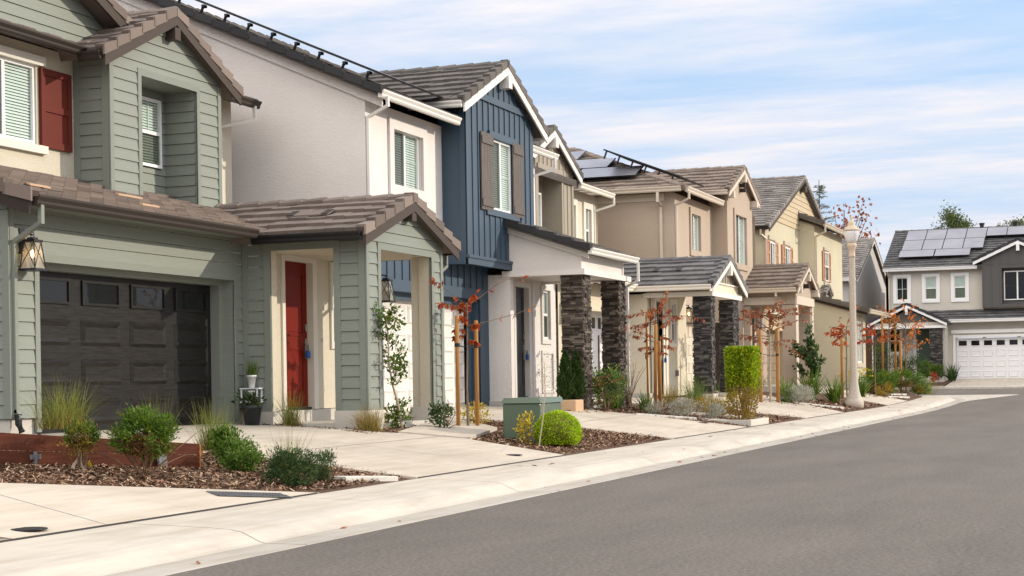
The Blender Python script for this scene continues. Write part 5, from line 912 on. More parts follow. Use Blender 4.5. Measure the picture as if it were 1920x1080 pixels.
# ================================================================ STREET FURNITURE AND OBJECTS
# timber retaining wall
t = thing('retaining_wall', 'low red-brown timber retaining wall with steel brackets in front of the dark garage door', 'retaining wall', (14.8, 10.95, .4))
a0, a1 = Vector((12.6, 12.31, 0)), Vector((16.69, 9.77, 0)); dr = (a1-a0).normalized(); nn = Vector((dr.y, -dr.x, 0)); ln = (a1-a0).length
def topz(s): return 1.07-.44*s/ln if s > 0 else 1.07
mb = MB(); mb.prism([a0+Vector((0, 0, .25)), a1+Vector((0, 0, .25)), a1+Vector((0, 0, .50)), a0+Vector((0, 0, .80))], -nn*.06); mb.build('plank', 'timber', t, bevel=.005)
mb = MB(); mb.prism([a0+Vector((0, 0, .806)), a1+Vector((0, 0, .506)), a1+Vector((0, 0, .63)), a0+Vector((0, 0, 1.05))], -nn*.06); mb.build('plank', 'timber', t, bevel=.005)
mb = MB(); mb.prism([a1+Vector((0, 0, .26))+dr*.002, a1-nn*.06+Vector((0, 0, .26))+dr*.002, a1-nn*.06+Vector((0, 0, .625))+dr*.002, a1+Vector((0, 0, .625))+dr*.002], dr*.02); mb.build('end_board', 'timberend', t)
for s, zt in ((ln*.90, .54), (ln*.60, .62)):
    p = a0+dr*s+nn*.05; mb = MB(); mb.tube([(p.x, p.y, .2), (p.x, p.y, zt)], .022, 10); mb.box(p.x-.07, p.x+.09, p.y-.012, p.y+.012, .40, .46); mb.box(p.x-.08, p.x+.08, p.y-.012, p.y+.012, zt-.08, zt-.03); mb.build('steel_post', 'steel', t)
# utility box
t = thing('utility_box', 'large olive-green metal utility box in the bark beside the clipped dome bush', 'utility box', (26, 8.93, .3))
mb = MB(); mb.box(26.0, 27.12, 8.95, 9.60, .1, .90); mb.build('cabinet', 'box', t, bevel=.03)
mb = MB(); mb.prism([(25.975, 8.925, .90), (25.975, 9.625, .90), (26.03, 9.58, .985), (26.03, 8.98, .985)], (1.17, 0, 0)); mb.build('lid', 'box', t, bevel=.02)
t = thing('utility_box', 'far green utility box with a pink notice beside the end house porch', 'utility box', (84, 11.6, .8))
mb = MB(); mb.box(84, 84.9, 11.1, 12.1, .6, 1.16); mb.build('cabinet', 'box', t, bevel=.03); mb = MB(); mb.box(83.96, 84.94, 11.06, 12.14, 1.16, 1.24); mb.build('lid', 'box', t, bevel=.02)
mb = MB(); mb.box(83.985, 83.999, 11.6, 11.78, 1.02, 1.1); mb.build('notice', m_paint('pink_notice', (.55, .10, .12), .5, False), t)
# lamp post
lx, ly, lz = 55.42, 8.38, .24
t = thing('street_lamp', 'tall aggregate concrete street lamp with an acorn glass globe and bronze cap', 'street lamp', (lx, ly, lz))
mb = MB(); mb.lathe((lx, ly, lz), [(.30, -.1), (.30, .15), (.265, .19), (.24, .26), (.175, .45), (.135, .75), (.118, 1.1), (.108, 2.5), (.095, 4.78), (.095, 4.8)], 28); mb.build('post', 'aggregate', t, True)
bz = m_paint('bronze_lamp_paint', (.55, .44, .32), .5, False); mb = MB(); mb.lathe((lx, ly, lz), [(.10, 4.790), (.12, 4.820), (.10, 4.870), (.105, 5.040), (.155, 5.150), (.16, 5.210), (.13, 5.240), (.10, 5.260)], 24); mb.build('collar', bz, t, True)
mb = MB(); mb.lathe((lx, ly, lz), [(.13, 5.260), (.19, 5.350), (.235, 5.490), (.245, 5.610), (.235, 5.650)], 28); g = mb.build('globe', 'lampglass', t, True); mb = MB(); mb.lathe((lx, ly, lz), [(.035, 5.260), (.035, 5.410), (.05, 5.430), (.05, 5.550), (.02, 5.590)], 12); mb.build('lamp_holder', 'potwhite', g, True)
mb = MB(); mb.lathe((lx, ly, lz), [(.25, 5.640), (.265, 5.670), (.25, 5.700), (.20, 5.740), (.14, 5.790), (.115, 5.850), (.125, 5.890), (.095, 5.920), (.05, 5.980), (.035, 6.030), (.05, 6.070), (.03, 6.110), (.008, 6.190)], 28); mb.build('cap', bz, t, True)
# pots at the green house
px, py, pz = 23.75, 12.95, dz(23.75, 12.95)
mb = MB(); mb.lathe((px, py, pz), [(.115, 0), (.15, .26), (.165, .26), (.165, .31), (.145, .31), (.14, .27)], 20); pb = tag(mb.build('plant_pot', 'potblack', None, True, 0, (px, py, pz)), 'dark grey plastic pot standing on the driveway edge by the green wall', 'plant pot')
t = thing('plant_stand', 'small white square shelf stand holding pots against the green wall', 'plant stand', (24.05, 13.2, pz)); 
mb = MB(); cx0, cy0 = 24.1, 13.18
for dx in (-.02, .13):
    for dy in (-.15, .13): mb.box(cx0+dx, cx0+dx+.02, cy0+dy, cy0+dy+.02, 1.0, 1.22)
mb.build('frame', 'potwhite', t)
for z in (1.0, 1.22): mb = MB(); mb.box(cx0-.03, cx0+.16, cy0-.16, cy0+.16, z-.02, z); mb.build('shelf', 'potwhite', t)
mb = MB(); mb.box(cx0-.02, cx0+.15, cy0-.03, cy0+.03, pz, .98); mb.build('leg', 'gutterA', t)
def pot(x, y, z, s, label): mb = MB(); mb.lathe((x, y, z), [(.055*s, 0), (.085*s, .20*s), (.10*s, .20*s), (.10*s, .235*s), (.085*s, .235*s), (.08*s, .20*s)], 18); return tag(mb.build('plant_pot', 'potwhite', None, True, 0, (x, y, z)), label, 'plant pot')
pot(24.16, 13.17, 1.222, .85, 'tapered white pot with bright grass on top of the white stand'); pot(24.16, 13.17, 1.002, .75, 'small white empty pot on the lower shelf of the white stand')
mb = MB(); mb.box(24.2, 24.3, 13.08, 13.2, 1.68, 1.69) if False else None
# blue lockboxes on the door handles
for (x, y, z, l) in ((26.02, 13.1, 1.78, 'blue lockbox hanging on the handle of the red front door'), (36.52, 12.86, 1.80, 'blue lockbox hanging on the handle of the charcoal front door'), (45.12, 11.9, 1.75, 'blue lockbox hanging on the far front door between the stone pillars')):
    t = thing('lockbox', l, 'lockbox', (x, y, z)); mb = MB(); mb.box(x-.05, x+.05, y-.03, y+.03, z-.08, z+.05); mb.build('case', 'blueplastic', t, bevel=.02); mb = MB(); mb.tube([(x-.03, y, z+.04), (x-.03, y, z+.10), (x, y, z+.125), (x+.03, y, z+.10), (x+.03, y, z+.04)], .008, 6); mb.build('shackle', 'steel', t)
# planter box
t = MB(); t.box(33.9, 34.45, 10.88, 11.28, gz(34.2, 11.1)-.02, gz(34.2, 11.1)+.25); tag(t.build('planter', 'terra', None, False, .03, (34.2, 11.1, .5)), 'square sand-coloured planter holding the two dark conifers', 'planter')
# border round the column hedge
t = thing('bed_border', 'low pale concrete border around the foot of the column hedge', 'border', (38.45, 8.33, .18)); cxh, cyh = 38.45, 8.33; hz = gz(cxh, cyh)
mb = MB(); s = .62
mb.box(cxh-s*1.6, cxh+s*1.6, cyh-s*.62, cyh-s*.62+.1, hz-.05, hz+.10); mb.box(cxh-s*1.6, cxh-s*1.6+.1, cyh-s*.62+.1, cyh+s, hz-.05, hz+.10); mb.box(cxh+s*1.6-.1, cxh+s*1.6, cyh-s*.62+.1, cyh+s, hz-.05, hz+.10); mb.build('kerb_stone', 'plinth', t, bevel=.01)
# fence far
t = thing('wooden_fence', 'narrow brown board fence in the gap beside the house at the street end', 'fence', (87, 12.6, .9))
mb = MB()
for k in range(7): mb.box(87, 87.04, 12.05+k*.16, 12.05+k*.16+.15, .8, 2.65)
mb.build('boards', 'fence', t); mb = MB(); mb.box(87.04, 87.1, 12.02, 13.12, 2.2, 2.3); mb.box(87.04, 87.1, 12.02, 13.12, 1.2, 1.3); mb.build('rail', 'fence', t)

# a few fallen leaves along the gutter
V = []; n = 60; cx_l = np.concatenate([rng.uniform(10, 68, 42), rng.uniform(24, 40, 18)]); cy_l = np.where(rng.random(n) < .75, rng.uniform(6.15, 6.6, n), rng.uniform(6.9, 7.8, n)); mb = MB()
for x, y in zip(cx_l, cy_l):
    z = (.016 if y < 6.56 else .16)+zs(x); a = rng.uniform(0, 6.28); l = rng.uniform(.025, .06); u = Vector((math.cos(a), math.sin(a), .2))*l; v = Vector((-math.sin(a), math.cos(a), .3))*l*.45; c = Vector((x, y, z)); mb.cur = rng.random(); mb.face([c-u, c-v*.8, c+u, c+v])
tag(mb.build('fallen_leaves', m_leaf('fallen_leaf', [(0, (.10, .04, .02)), (.6, (.30, .11, .03)), (1, (.45, .25, .06))], .2)), 'small dry leaves scattered along the gutter and pavement', 'leaves', None, 'stuff')

# ================================================================ PLANTS
LEAF = dict(
 green=m_leaf('mid_green_leaf', [(0, (.025, .062, .005)), (.5, (.075, .15, .010)), (1, (.17, .25, .025))]),
 lush=m_leaf('lush_leaf', [(0, (.03, .075, .008)), (.5, (.085, .165, .018)), (1, (.20, .29, .05))]),
 dark=m_leaf('dark_leaf', [(0, (.02, .045, .012)), (.5, (.05, .095, .026)), (1, (.11, .16, .05))]),
 lime=m_leaf('lime_leaf', [(0, (.20, .33, .006)), (.5, (.40, .58, .012)), (1, (.60, .75, .04))]),
 lime2=m_leaf('hedge_leaf', [(0, (.09, .17, .006)), (.5, (.28, .42, .012)), (1, (.62, .66, .03))]),
 gold=m_leaf('ochre_leaf', [(0, (.15, .08, .012)), (.5, (.30, .19, .02)), (1, (.46, .36, .05))]),
 yellow=m_leaf('yellow_leaf', [(0, (.35, .25, .015)), (1, (.65, .50, .03))]),
 brown=m_leaf('dry_leaf', [(0, (.10, .045, .018)), (1, (.28, .14, .05))]),
 red=m_leaf('red_leaf', [(0, (.22, .025, .012)), (.5, (.45, .075, .02)), (1, (.60, .17, .035))], .45),
 rust=m_leaf('rust_leaf', [(0, (.17, .035, .018)), (.5, (.32, .085, .035)), (1, (.48, .17, .05))], .4),
 orange=m_leaf('orange_leaf', [(0, (.50, .11, .015)), (1, (.75, .27, .03))], .45),
 grass=m_leaf('grass_blade', [(0, (.08, .10, .012)), (.5, (.20, .23, .035)), (1, (.40, .40, .10))], .4),
 straw=m_leaf('straw_blade', [(0, (.15, .11, .03)), (.5, (.32, .24, .06)), (1, (.48, .38, .13))], .4),
 strap=m_leaf('strap_leaf', [(0, (.04, .10, .01)), (.5, (.11, .20, .025)), (1, (.27, .33, .06))], .35),
 silver=m_leaf('silver_leaf', [(0, (.20, .20, .15)), (.5, (.36, .36, .29)), (1, (.52, .52, .44))], .3),
 conifer=m_leaf('conifer_leaf', [(0, (.008, .022, .004)), (.5, (.022, .055, .008)), (1, (.07, .12, .016))], .2),
 blue=m_leaf('blue_conifer_leaf', [(0, (.09, .13, .10)), (1, (.22, .27, .22))], .3),
 pine=m_leaf('far_tree_leaf', [(0, (.03, .055, .012)), (.5, (.08, .115, .025)), (1, (.17, .19, .05))], .3),
 purple=m_leaf('seed_head', [(0, (.035, .02, .022)), (1, (.12, .06, .05))], .2),
)
def unit(a): return a/np.maximum(np.linalg.norm(a, axis=-1, keepdims=True), 1e-9)
def mesh_np(name, verts, faces, rnd, mat, parent):
    me = bpy.data.meshes.new(name); O = np.array(root_loc(parent)) if parent else np.zeros(3); n, k = len(verts), faces.shape[1]
    me.vertices.add(n); me.vertices.foreach_set('co', (verts-O).astype(np.float32).ravel()); m = len(faces)
    me.loops.add(m*k); me.loops.foreach_set('vertex_index', faces.astype(np.int32).ravel()); me.polygons.add(m); me.polygons.foreach_set('loop_start', (np.arange(m)*k).astype(np.int32)); me.polygons.foreach_set('loop_total', np.full(m, k, np.int32))
    me.update(calc_edges=True); at = me.attributes.new('rnd', 'FLOAT', 'FACE'); at.data.foreach_set('value', rnd.astype(np.float32)); me.materials.append(LEAF[mat] if mat in LEAF else MT[mat])
    o = bpy.data.objects.new(name, me); COL.objects.link(o); o.parent = parent; return o
def leaves(name, C, D, L, W, mat, parent, rnd=None):
    """one folded-diamond leaf per centre C, pointing along D"""
    n = len(C); D = unit(D); S = unit(np.cross(D, unit(rng.normal(size=(n, 3))))); L = np.broadcast_to(L, n)[:, None]*rng.uniform(.7, 1.3, (n, 1)); W = np.broadcast_to(W, n)[:, None]*rng.uniform(.7, 1.3, (n, 1)); Nn = np.cross(D, S)
    b, t = C-D*L*.5, C+D*L*.5; v = np.stack([b, C+S*W*.5+Nn*W*.18-D*L*.05, t, C-S*W*.5+Nn*W*.18-D*L*.05], 1).reshape(-1, 3); f = np.arange(4*n).reshape(n, 4)
    return mesh_np(name, v, f, rng.random(n) if rnd is None else rnd, mat, parent)
def blades(name, base, dirs, length, width, droop, mat, parent, seg=5):
    n = len(base); dirs = unit(dirs); S = unit(np.cross(dirs, np.array([0, 0, 1.])+rng.normal(0, .2, (n, 3)))); length = np.broadcast_to(length, n); v = np.zeros((n, seg+1, 2, 3)); p = base.copy(); d = dirs.copy()
    for k in range(seg+1):
        wk = width*(1-(k/seg)**1.5*.9); v[:, k, 0] = p-S*wk/2; v[:, k, 1] = p+S*wk/2; p = p+d*(length/seg)[:, None]; d = unit(d+np.array([0, 0, -1.])*(droop*(k+1)/seg)[:, None])
    i = np.arange(n)[:, None]*(seg+1)*2; f = np.stack([np.stack([i[:, 0]+2*k, i[:, 0]+2*k+1, i[:, 0]+2*k+3, i[:, 0]+2*k+2], 1) for k in range(seg)], 1).reshape(-1, 4)
    return mesh_np(name, v.reshape(-1, 3), f, np.repeat(rng.random(n), seg), mat, parent)
def G3(x, y, off=0): return np.array([x, y, gz(x, y)+off])
def radial(n, tilt0, tilt1):
    a = rng.uniform(0, 6.283, n); t = rng.uniform(tilt0, tilt1, n); return np.stack([np.cos(a)*np.sin(t), np.sin(a)*np.sin(t), np.cos(t)], 1)
def branch(mb, p, d, l, r, n=5, wob=.12, sag=0):
    pts = [Vector(p)]; d = Vector(d).normalized(); rs = [r]
    for k in range(n):
        d = (d+Vector(rng.normal(0, wob, 3))+Vector((0, 0, -sag))).normalized(); pts.append(pts[-1]+d*l/n); rs.append(max(.0015, r*(1-.75*(k+1)/n)))
    mb.tube(pts, rs, 5, True); return pts
def grass_tuft(x, y, h, spread, n, label, mats=('grass',), off=0, wdt=.006, name='ornamental_grass', cat='grass', base_r=.12, droop=.35, group='ornamental grasses', dry=.0):
    c = G3(x, y, off); t = thing(name, label, cat, tuple(c), group); b = c+np.c_[rng.normal(0, base_r*.5, (n, 2)), np.zeros(n)]; d = radial(n, .02, spread); d[:, :2] += (b-c)[:, :2]*1.2
    blades('blades', b, d, h*rng.uniform(.45, 1.1, n), wdt, droop*rng.uniform(.3, 1.3, n), mats[0], t)
    if dry:
        m = int(n*dry); b = c+np.c_[rng.normal(0, base_r*.6, (m, 2)), np.zeros(m)]; blades('dry_blades', b, radial(m, .1, 1.1), h*rng.uniform(.2, .5, m), wdt, .5*np.ones(m), 'straw', t)
    return t
def clump_points(n, c, r, clumps=14, tight=.30, shell=.55, flat=1.0):
    """points gathered round clump centres spread inside an ellipsoid"""
    q = unit(rng.normal(size=(clumps, 3)))*rng.uniform(shell, 1, (clumps, 1)); k = rng.integers(0, clumps, n); p = q[k]+rng.normal(0, tight, (n, 3))*np.array([1, 1, flat]); return np.array(c)+p*np.array(r), p
def bush(x, y, r, zc, n, lsz, mat, label, name='shrub', cat='shrub', clumps=30, tight=.22, stems=6, under=None, off=0, group='garden shrubs', up=.6, shell=.5):
    g = G3(x, y, off); t = thing(name, label, cat, tuple(g), group); c = g+np.array([0, 0, zc]); P, q = clump_points(n, c, r, clumps, tight, shell); k = P[:, 2] > g[2]+.02; P, q = P[k], q[k]
    leaves('foliage', P, q+np.array([0, 0, up])+rng.normal(0, .6, q.shape), lsz[0], lsz[1], mat, t)
    if under:
        m = n//3; a = rng.uniform(0, 6.283, m); rr = np.sqrt(rng.random(m))*.72; P = c+np.c_[np.cos(a)*rr*r[0], np.sin(a)*rr*r[1], -rng.uniform(.15, .95, m)*r[2]]; leaves('dry_leaves', P[P[:, 2] > g[2]], rng.normal(size=(int((P[:, 2] > g[2]).sum()), 3)), lsz[0], lsz[1]*.8, under, t)
    mb = MB()
    for _ in range(stems):
        d = Vector((rng.normal(0, .5)*r[0], rng.normal(0, .5)*r[1], zc+r[2]*.3)); branch(mb, g+np.array([rng.normal(0, .03), rng.normal(0, .03), -.02]), d, d.length*1.0, .012, 5, .15)
    mb.build('stems', 'twig', t); return t

# foreground bed
t = bush(15.27, 9.6, (.35, .35, .26), .50, 5200, (.055, .014), 'green', 'round bright green shrub on bare woody stems in front of the timber wall', stems=10, clumps=60, tight=.13, under='brown', up=.5, shell=.35)
P, q = clump_points(45, G3(15.27, 9.6, .52), (.34, .34, .24), 20, .1, .95); leaves('dry_buds', P, rng.normal(size=P.shape), .022, .018, 'gold', t)
t = bush(15.18, 10.3, (.20, .20, .15), .38, 1100, (.05, .012), 'green', 'sparse half-dry shrub with twisted pale stems in front of the timber wall', stems=4, clumps=26, tight=.16, under='brown'); 
P, q = clump_points(900, G3(15.18, 10.3, .34), (.18, .18, .17), 24, .2, .4); leaves('dry_foliage', P, rng.normal(size=P.shape), .035, .012, 'gold', t); mb = MB(); branch(mb, G3(15.12, 10.36), (.1, -.15, .5), .36, .022, 6, .2); branch(mb, G3(15.21, 10.27), (-.12, .2, .5), .32, .018, 6, .2); mb.build('trunk', 'palebark', t)
mb = MB(); cF = G3(15.42, 10.35, .05); leaves('yellow_flower', cF+rng.normal(0, .012, (14, 3)), radial(14, .2, 1.4), .035, .02, 'yellow', t)
bush(13.88, 10.72, (.16, .16, .14), .22, 700, (.045, .012), 'green', 'small shrub cut by the left edge of the picture before the timber wall', under='brown')
bush(17.47, 9.82, (.27, .27, .21), .24, 3600, (.042, .020), 'lush', 'taller of the two bright green leafy shrubs at the end of the timber wall', clumps=34, tight=.18, up=1.0)
bush(16.88, 9.34, (.225, .225, .18), .16, 3200, (.034, .017), 'lush', 'lower bright green leafy shrub in front of its taller twin', clumps=34, tight=.18, up=.7)
bush(16.31, 8.41, (.30, .30, .22), .19, 5200, (.048, .010), 'dark', 'wide dark green rosemary bush at the edge of the pavement bed', clumps=60, tight=.14, up=.35)
bush(17.02, 8.37, (.17, .17, .20), .17, 1500, (.045, .009), 'dark', 'narrow spiky dark bush just right of the wide rosemary', clumps=14, tight=.2, up=1.2)
grass_tuft(16.77, 8.71, .62, .55, 190, 'thin upright grass rising out of the wide rosemary bush', off=.02, wdt=.004, base_r=.1)
grass_tuft(16.24, 11.23, .60, .85, 420, 'largest fountain grass standing above the timber wall on the left', off=.30, dry=1.0, base_r=.2, droop=.3, wdt=.006)
grass_tuft(17.25, 10.64, .62, .55, 130, 'sparse thin grass behind the round bright green shrub', off=.15, wdt=.004)
grass_tuft(17.63, 10.14, .62, .6, 330, 'upright fountain grass at the right end of the timber wall', off=.12, dry=.8, base_r=.15, droop=.28, wdt=.005)
grass_tuft(10.81, 8.71, .5, .9, 90, 'green grass blades entering at the left edge above the drain lid', off=.0, wdt=.008)
# by the porch of the green house
grass_tuft(24.21, 12.51, .62, .55, 240, 'small dark grass clump below the side opening of the green porch', off=0, dry=.8, base_r=.13)
grass_tuft(24.12, 11.1, .48, .75, 520, 'golden mounded grass at the foot of the green porch column', ('straw',), 0, dry=.3, base_r=.16, droop=.6)
# leaves in pots
t = thing('pot_grass', 'bright green grass growing in the tapered white pot', 'grass', (24.16, 13.17, 1.4)); b = np.array([24.16, 13.17, 1.40])+np.c_[rng.normal(0, .04, (140, 2)), np.zeros(140)]; blades('blades', b, radial(140, 0, .5), rng.uniform(.12, .34, 140), .006, .3*np.ones(140), 'lush', t)
t = thing('pot_plant', 'broad-leaved dark plant growing in the dark grey pot', 'potted plant', (px, py, pz+.3)); P, q = clump_points(130, (px, py, pz+.42), (.20, .20, .13), 12, .3, .3); leaves('foliage', P, q+np.array([0, 0, .5]), .085, .045, 'dark', t); mb = MB(); [branch(mb, (px, py, pz+.27), (rng.normal(0, .5), rng.normal(0, .5), 1), .2, .008) for _ in range(6)]; mb.build('stems', 'twig', t)
# myrtle at the porch opening
def young_tree(x, y, path, label, mat, n, lsz, limbs, name='young_tree', group='young trees by the houses', trunk_r=.022, bark='palebark', seeds=0, dropleaf=False, off=0):
    g = G3(x, y, off); t = thing(name, label, 'tree', tuple(g), group); mb = MB(); pts = [Vector(g)+Vector(p) for p in path]; mb.tube(pts, [trunk_r*(1-.6*i/(len(pts)-1)) for i in range(len(pts))], 7); mb.build('trunk', bark, t)
    br = MB(); Cs, Ds = [], []
    for (f, d, l, k) in limbs:
        i = min(int(f*(len(pts)-1)), len(pts)-2); s = f*(len(pts)-1)-i; p0 = pts[i].lerp(pts[i+1], s); bp = branch(br, p0, d, l, trunk_r*.35, 6, .10, .06 if dropleaf else 0)
        for _ in range(k):
            u = rng.uniform(.25, 1)*(len(bp)-1); a = min(int(u), len(bp)-2); c = bp[a].lerp(bp[a+1], u-a); dd = (bp[a+1]-bp[a]).normalized(); sd = Vector(rng.normal(0, .6, 3)); v = dd*.5+sd+Vector((0, 0, -.9 if dropleaf else .3)); Cs.append(np.array(c)+np.array(v.normalized())*lsz[0]*.5+(rng.normal(0, .0 if dropleaf else .05, 3))); Ds.append(np.array(v))
    br.build('branches', 'twig', t); leaves('foliage', np.array(Cs), np.array(Ds), lsz[0], lsz[1], mat, t)
    if seeds:
        k = rng.integers(0, len(Cs), seeds); leaves('seed_heads', np.array(Cs)[k]+rng.normal(0, .03, (seeds, 3)), rng.normal(size=(seeds, 3)), .03, .025, 'purple', t)
    return t
limbs = [(f, (rng.normal(0, .8), rng.normal(0, .8), rng.uniform(.2, .9)), rng.uniform(.20, .36), 30) for f in np.linspace(.40, 1, 22)]+[(f, (rng.normal(0, .9), rng.normal(0, .9), rng.uniform(0, .5)), rng.uniform(.2, .34), 30) for f in np.linspace(.02, .2, 11)]+[(.58, (.9, -.1, .15), .5, 50), (.55, (.8, -.3, .3), .42, 45)]
young_tree(25.28, 11.05, [(0, 0, -.05), (-.12, .02, .4), (-.28, .05, .75), (-.38, .06, 1.1), (-.42, .05, 1.55), (-.52, .04, 1.82)], 'slender leafy myrtle leaning before the opening of the green porch', 'green', 0, (.075, .038), limbs, seeds=170)
bush(26.19, 10.72, (.28, .2, .2), .25, 420, (.07, .035), 'dark', 'low broad-leaved shrub under the right porch column of the green house', clumps=18, off=.0)
# stakes and red-leaved trees
def stake(x, y, h, label, dx=0, dy=0, r=.035, off=0):
    mb = MB(); z = gz(x, y)+off; mb.tube([(x, y, z-.1), (x+dx, y+dy, z+h-.02), (x+dx, y+dy, z+h)], [r, r, r*.8], 10); return tag(mb.build('tree_stake', 'stake', None, True, 0, (x, y, z)), label, 'tree stake', 'wooden stakes beside the young trees')
stake(26.95, 10.75, 1.92, 'left round wooden stake of the pair by the green porch, tallest'); stake(27.43, 10.59, 1.86, 'right round wooden stake of the pair by the green porch')
lm = [(.97, (-.9, .5, .55), .85, 16), (.9, (-.8, .4, .35), .8, 16), (.97, (.8, -.6, .75), 1.35, 5), (.75, (.9, -.5, .42), 1.7, 4), (1, (-.2, -.3, .5), .35, 20)]+[(f, (rng.normal(0, .5), rng.normal(0, .5), .1), .22, 24) for f in np.linspace(.62, 1, 9)]
young_tree(27.17, 10.66, [(0, 0, -.05), (.0, .01, .7), (.02, .0, 1.3), (.03, 0, 1.75), (.05, 0, 2.15)], 'young staked tree with a few red leaves beside the green porch', 'red', 0, (.115, .05), lm, 'staked_tree', 'young staked trees with autumn leaves', .024, 'bark', 0, True)
def straps(x, y, z):
    pass
stake(38.09, 10.3, 2.0, 'leaning wooden stake, left one before the cream porch wall', -.25, -.1, .04); stake(38.95, 10.42, 1.6, 'right wooden stake before the cream porch wall', -.2, -.05, .045); stake(38.52, 10.59, 2.2, 'thin dark stake behind the rust-leaved tree before the cream porch wall', -.05, 0, .025)
lm = [(f, (rng.normal(0, .8), rng.normal(0, .8), rng.uniform(.0, .7)), rng.uniform(.45, 1.0), 19) for f in np.linspace(.5, 1, 18)]+[(.9, (.9, -.9, .35), 1.2, 18), (.8, (-.8, .6, .3), 1.1, 26)]
young_tree(38.44, 10.36, [(0, 0, -.05), (-.05, .0, .7), (-.05, .02, 1.3), (-.05, .0, 1.9), (0, 0, 2.3)], 'staked tree with drooping rust-red leaves before the cream porch wall', 'rust', 0, (.11, .048), lm, 'staked_tree', 'young staked trees with autumn leaves', .026, 'bark', 0, True)
lm = [(f, (rng.normal(0, .9), rng.normal(0, .9), rng.uniform(.1, .9)), rng.uniform(.6, 1.5), 22) for f in np.linspace(.55, 1, 26)]
young_tree(49.03, 9.81, [(0, 0, -.05), (.0, .02, .8), (.03, .0, 1.5), (.0, 0, 2.2), (.05, 0, 2.7)], 'wide rusty-leaved tree rising behind the clipped column hedge', 'rust', 0, (.11, .048), lm, 'staked_tree', 'young staked trees with autumn leaves', .04, 'palebark', 0, True)
stake(49.69, 9.73, 2.2, 'wooden stake behind the clipped column hedge', .05, 0, .05); stake(48.25, 9.94, 2.1, 'second wooden stake behind the clipped column hedge, mostly hidden', .05, 0, .05)
lm = [(f, (rng.normal(0, .9), rng.normal(0, .9), rng.uniform(.2, .6)), rng.uniform(.6, 1.15), 24) for f in np.linspace(.6, 1, 16)]
young_tree(60.1, 9.33, [(0, 0, -.05), (.0, .02, .8), (.03, .0, 1.5), (.0, 0, 2.2), (.05, 0, 2.5)], 'staked tree with bright red leaves just left of the lamp post', 'red', 0, (.13, .055), lm, 'staked_tree', 'young staked trees with autumn leaves', .03, 'bark', 0, True)
young_tree(64.66, 8.97, [(0, 0, -.05), (.0, .02, .8), (.03, .0, 1.5), (.0, 0, 2.0), (.05, 0, 2.5)], 'thin red-leaved tree just right of the lamp post', 'red', 0, (.13, .055), [(f, (rng.normal(0, .7), rng.normal(0, .7), rng.uniform(.2, .6)), rng.uniform(.5, .9), 26) for f in np.linspace(.7, 1, 10)], 'staked_tree', 'young staked trees with autumn leaves', .02, 'bark', 0, True)
stake(59.59, 9.41, 2.1, 'wooden stake just left of the lamp post', -.03, 0, .05)
lm = [(f, (rng.normal(0, .9), rng.normal(0, .9), rng.uniform(.3, 1.0)), rng.uniform(.8, 1.7), 15) for f in np.linspace(.5, 1, 24)]
young_tree(71.02, 8.62, [(0, 0, -.05), (.0, .02, .8), (.03, .0, 1.6), (.0, 0, 2.4), (.05, 0, 3.0)], 'orange-leaved young tree in the corner bed before the far porch', 'orange', 0, (.115, .065), lm, 'staked_tree', 'young staked trees with autumn leaves', .035, 'bark', 0, False)
stake(70.53, 8.77, 2.1, 'wooden stake of the orange-leaved tree in the corner bed', 0, 0, .055)
stake(78.62, 10.58, 2.55, 'left thin stake before the far house porch', 0, 0, .05, .30); stake(79.66, 10.14, 2.4, 'right thin stake before the far house porch', 0, 0, .05, .25)
young_tree(79.22, 10.35, [(0, 0, 0), (0, 0, .9), (.02, 0, 1.8), (0, 0, 2.6), (0, 0, 3.4)], 'thin brown-leaved tree between two stakes at the far porch', 'brown', 0, (.12, .07), [(f, (rng.normal(0, .8), rng.normal(0, .8), .3), .5, 18) for f in np.linspace(.4, .7, 12)], 'staked_tree', 'young staked trees with autumn leaves', .03, 'twig', 0, True, .25)
# bed in front of the utility box
g = G3(25.77, 8.58); t = thing('dome_shrub', 'bright lime-green shrub clipped into a smooth dome by the utility box', 'shrub', tuple(g)); n = 15000; d = unit(rng.normal(size=(n, 3))); d = d[d[:, 2] > -.62]; r = np.array([.37, .37, .33]); lump = 1+.035*np.sin(d[:, :1]*7+d[:, 2:]*5)+.03*np.sin(d[:, 1:2]*9-d[:, 2:]*6+1); P = g+np.array([0, 0, .235])+d*r*lump*np.where(rng.random((len(d), 1)) < .02, rng.uniform(1.02, 1.12, (len(d), 1)), rng.uniform(.90, 1.03, (len(d), 1))); leaves('foliage', P, d+rng.normal(0, .5, d.shape), .026, .016, 'lime', t); mb = MB(); mb.lathe(tuple(g), [(.05, -.02), (.20, .02), (.30, .12), (.335, .235), (.29, .40), (.17, .51), (.01, .55)], 20); mb.build('inner_twigs', 'twig', t, True)
P = g+np.array([0, 0, .05])+unit(rng.normal(size=(900, 3)))*np.array([.27, .27, .05]); leaves('bare_base', P, rng.normal(size=P.shape), .03, .012, 'brown', t)
t = thing('bare_sapling', 'thin bare leaning sapling with sparse pale buds before the utility box', 'tree', tuple(G3(25.0, 8.64))); mb = MB(); p0 = Vector(G3(25.0, 8.64)); mb.tube([p0, p0+Vector((.10, -.04, .45)), p0+Vector((.17, -.06, .85)), p0+Vector((.20, -.05, 1.25))], [.012, .010, .008, .003], 6); 
for f in np.linspace(.4, 1, 14): branch(mb, p0+Vector((.19*f, -.055*f, 1.25*f)), (rng.normal(0, .6), rng.normal(0, .6), 1), rng.uniform(.2, .42), .004)
mb.build('trunk', 'palebark', t); P, q = clump_points(170, np.array(p0)+np.array([.22, -.08, 1.1]), (.24, .2, .34), 20, .3, .2); leaves('foliage', P, rng.normal(size=P.shape), .024, .012, 'strap', t)
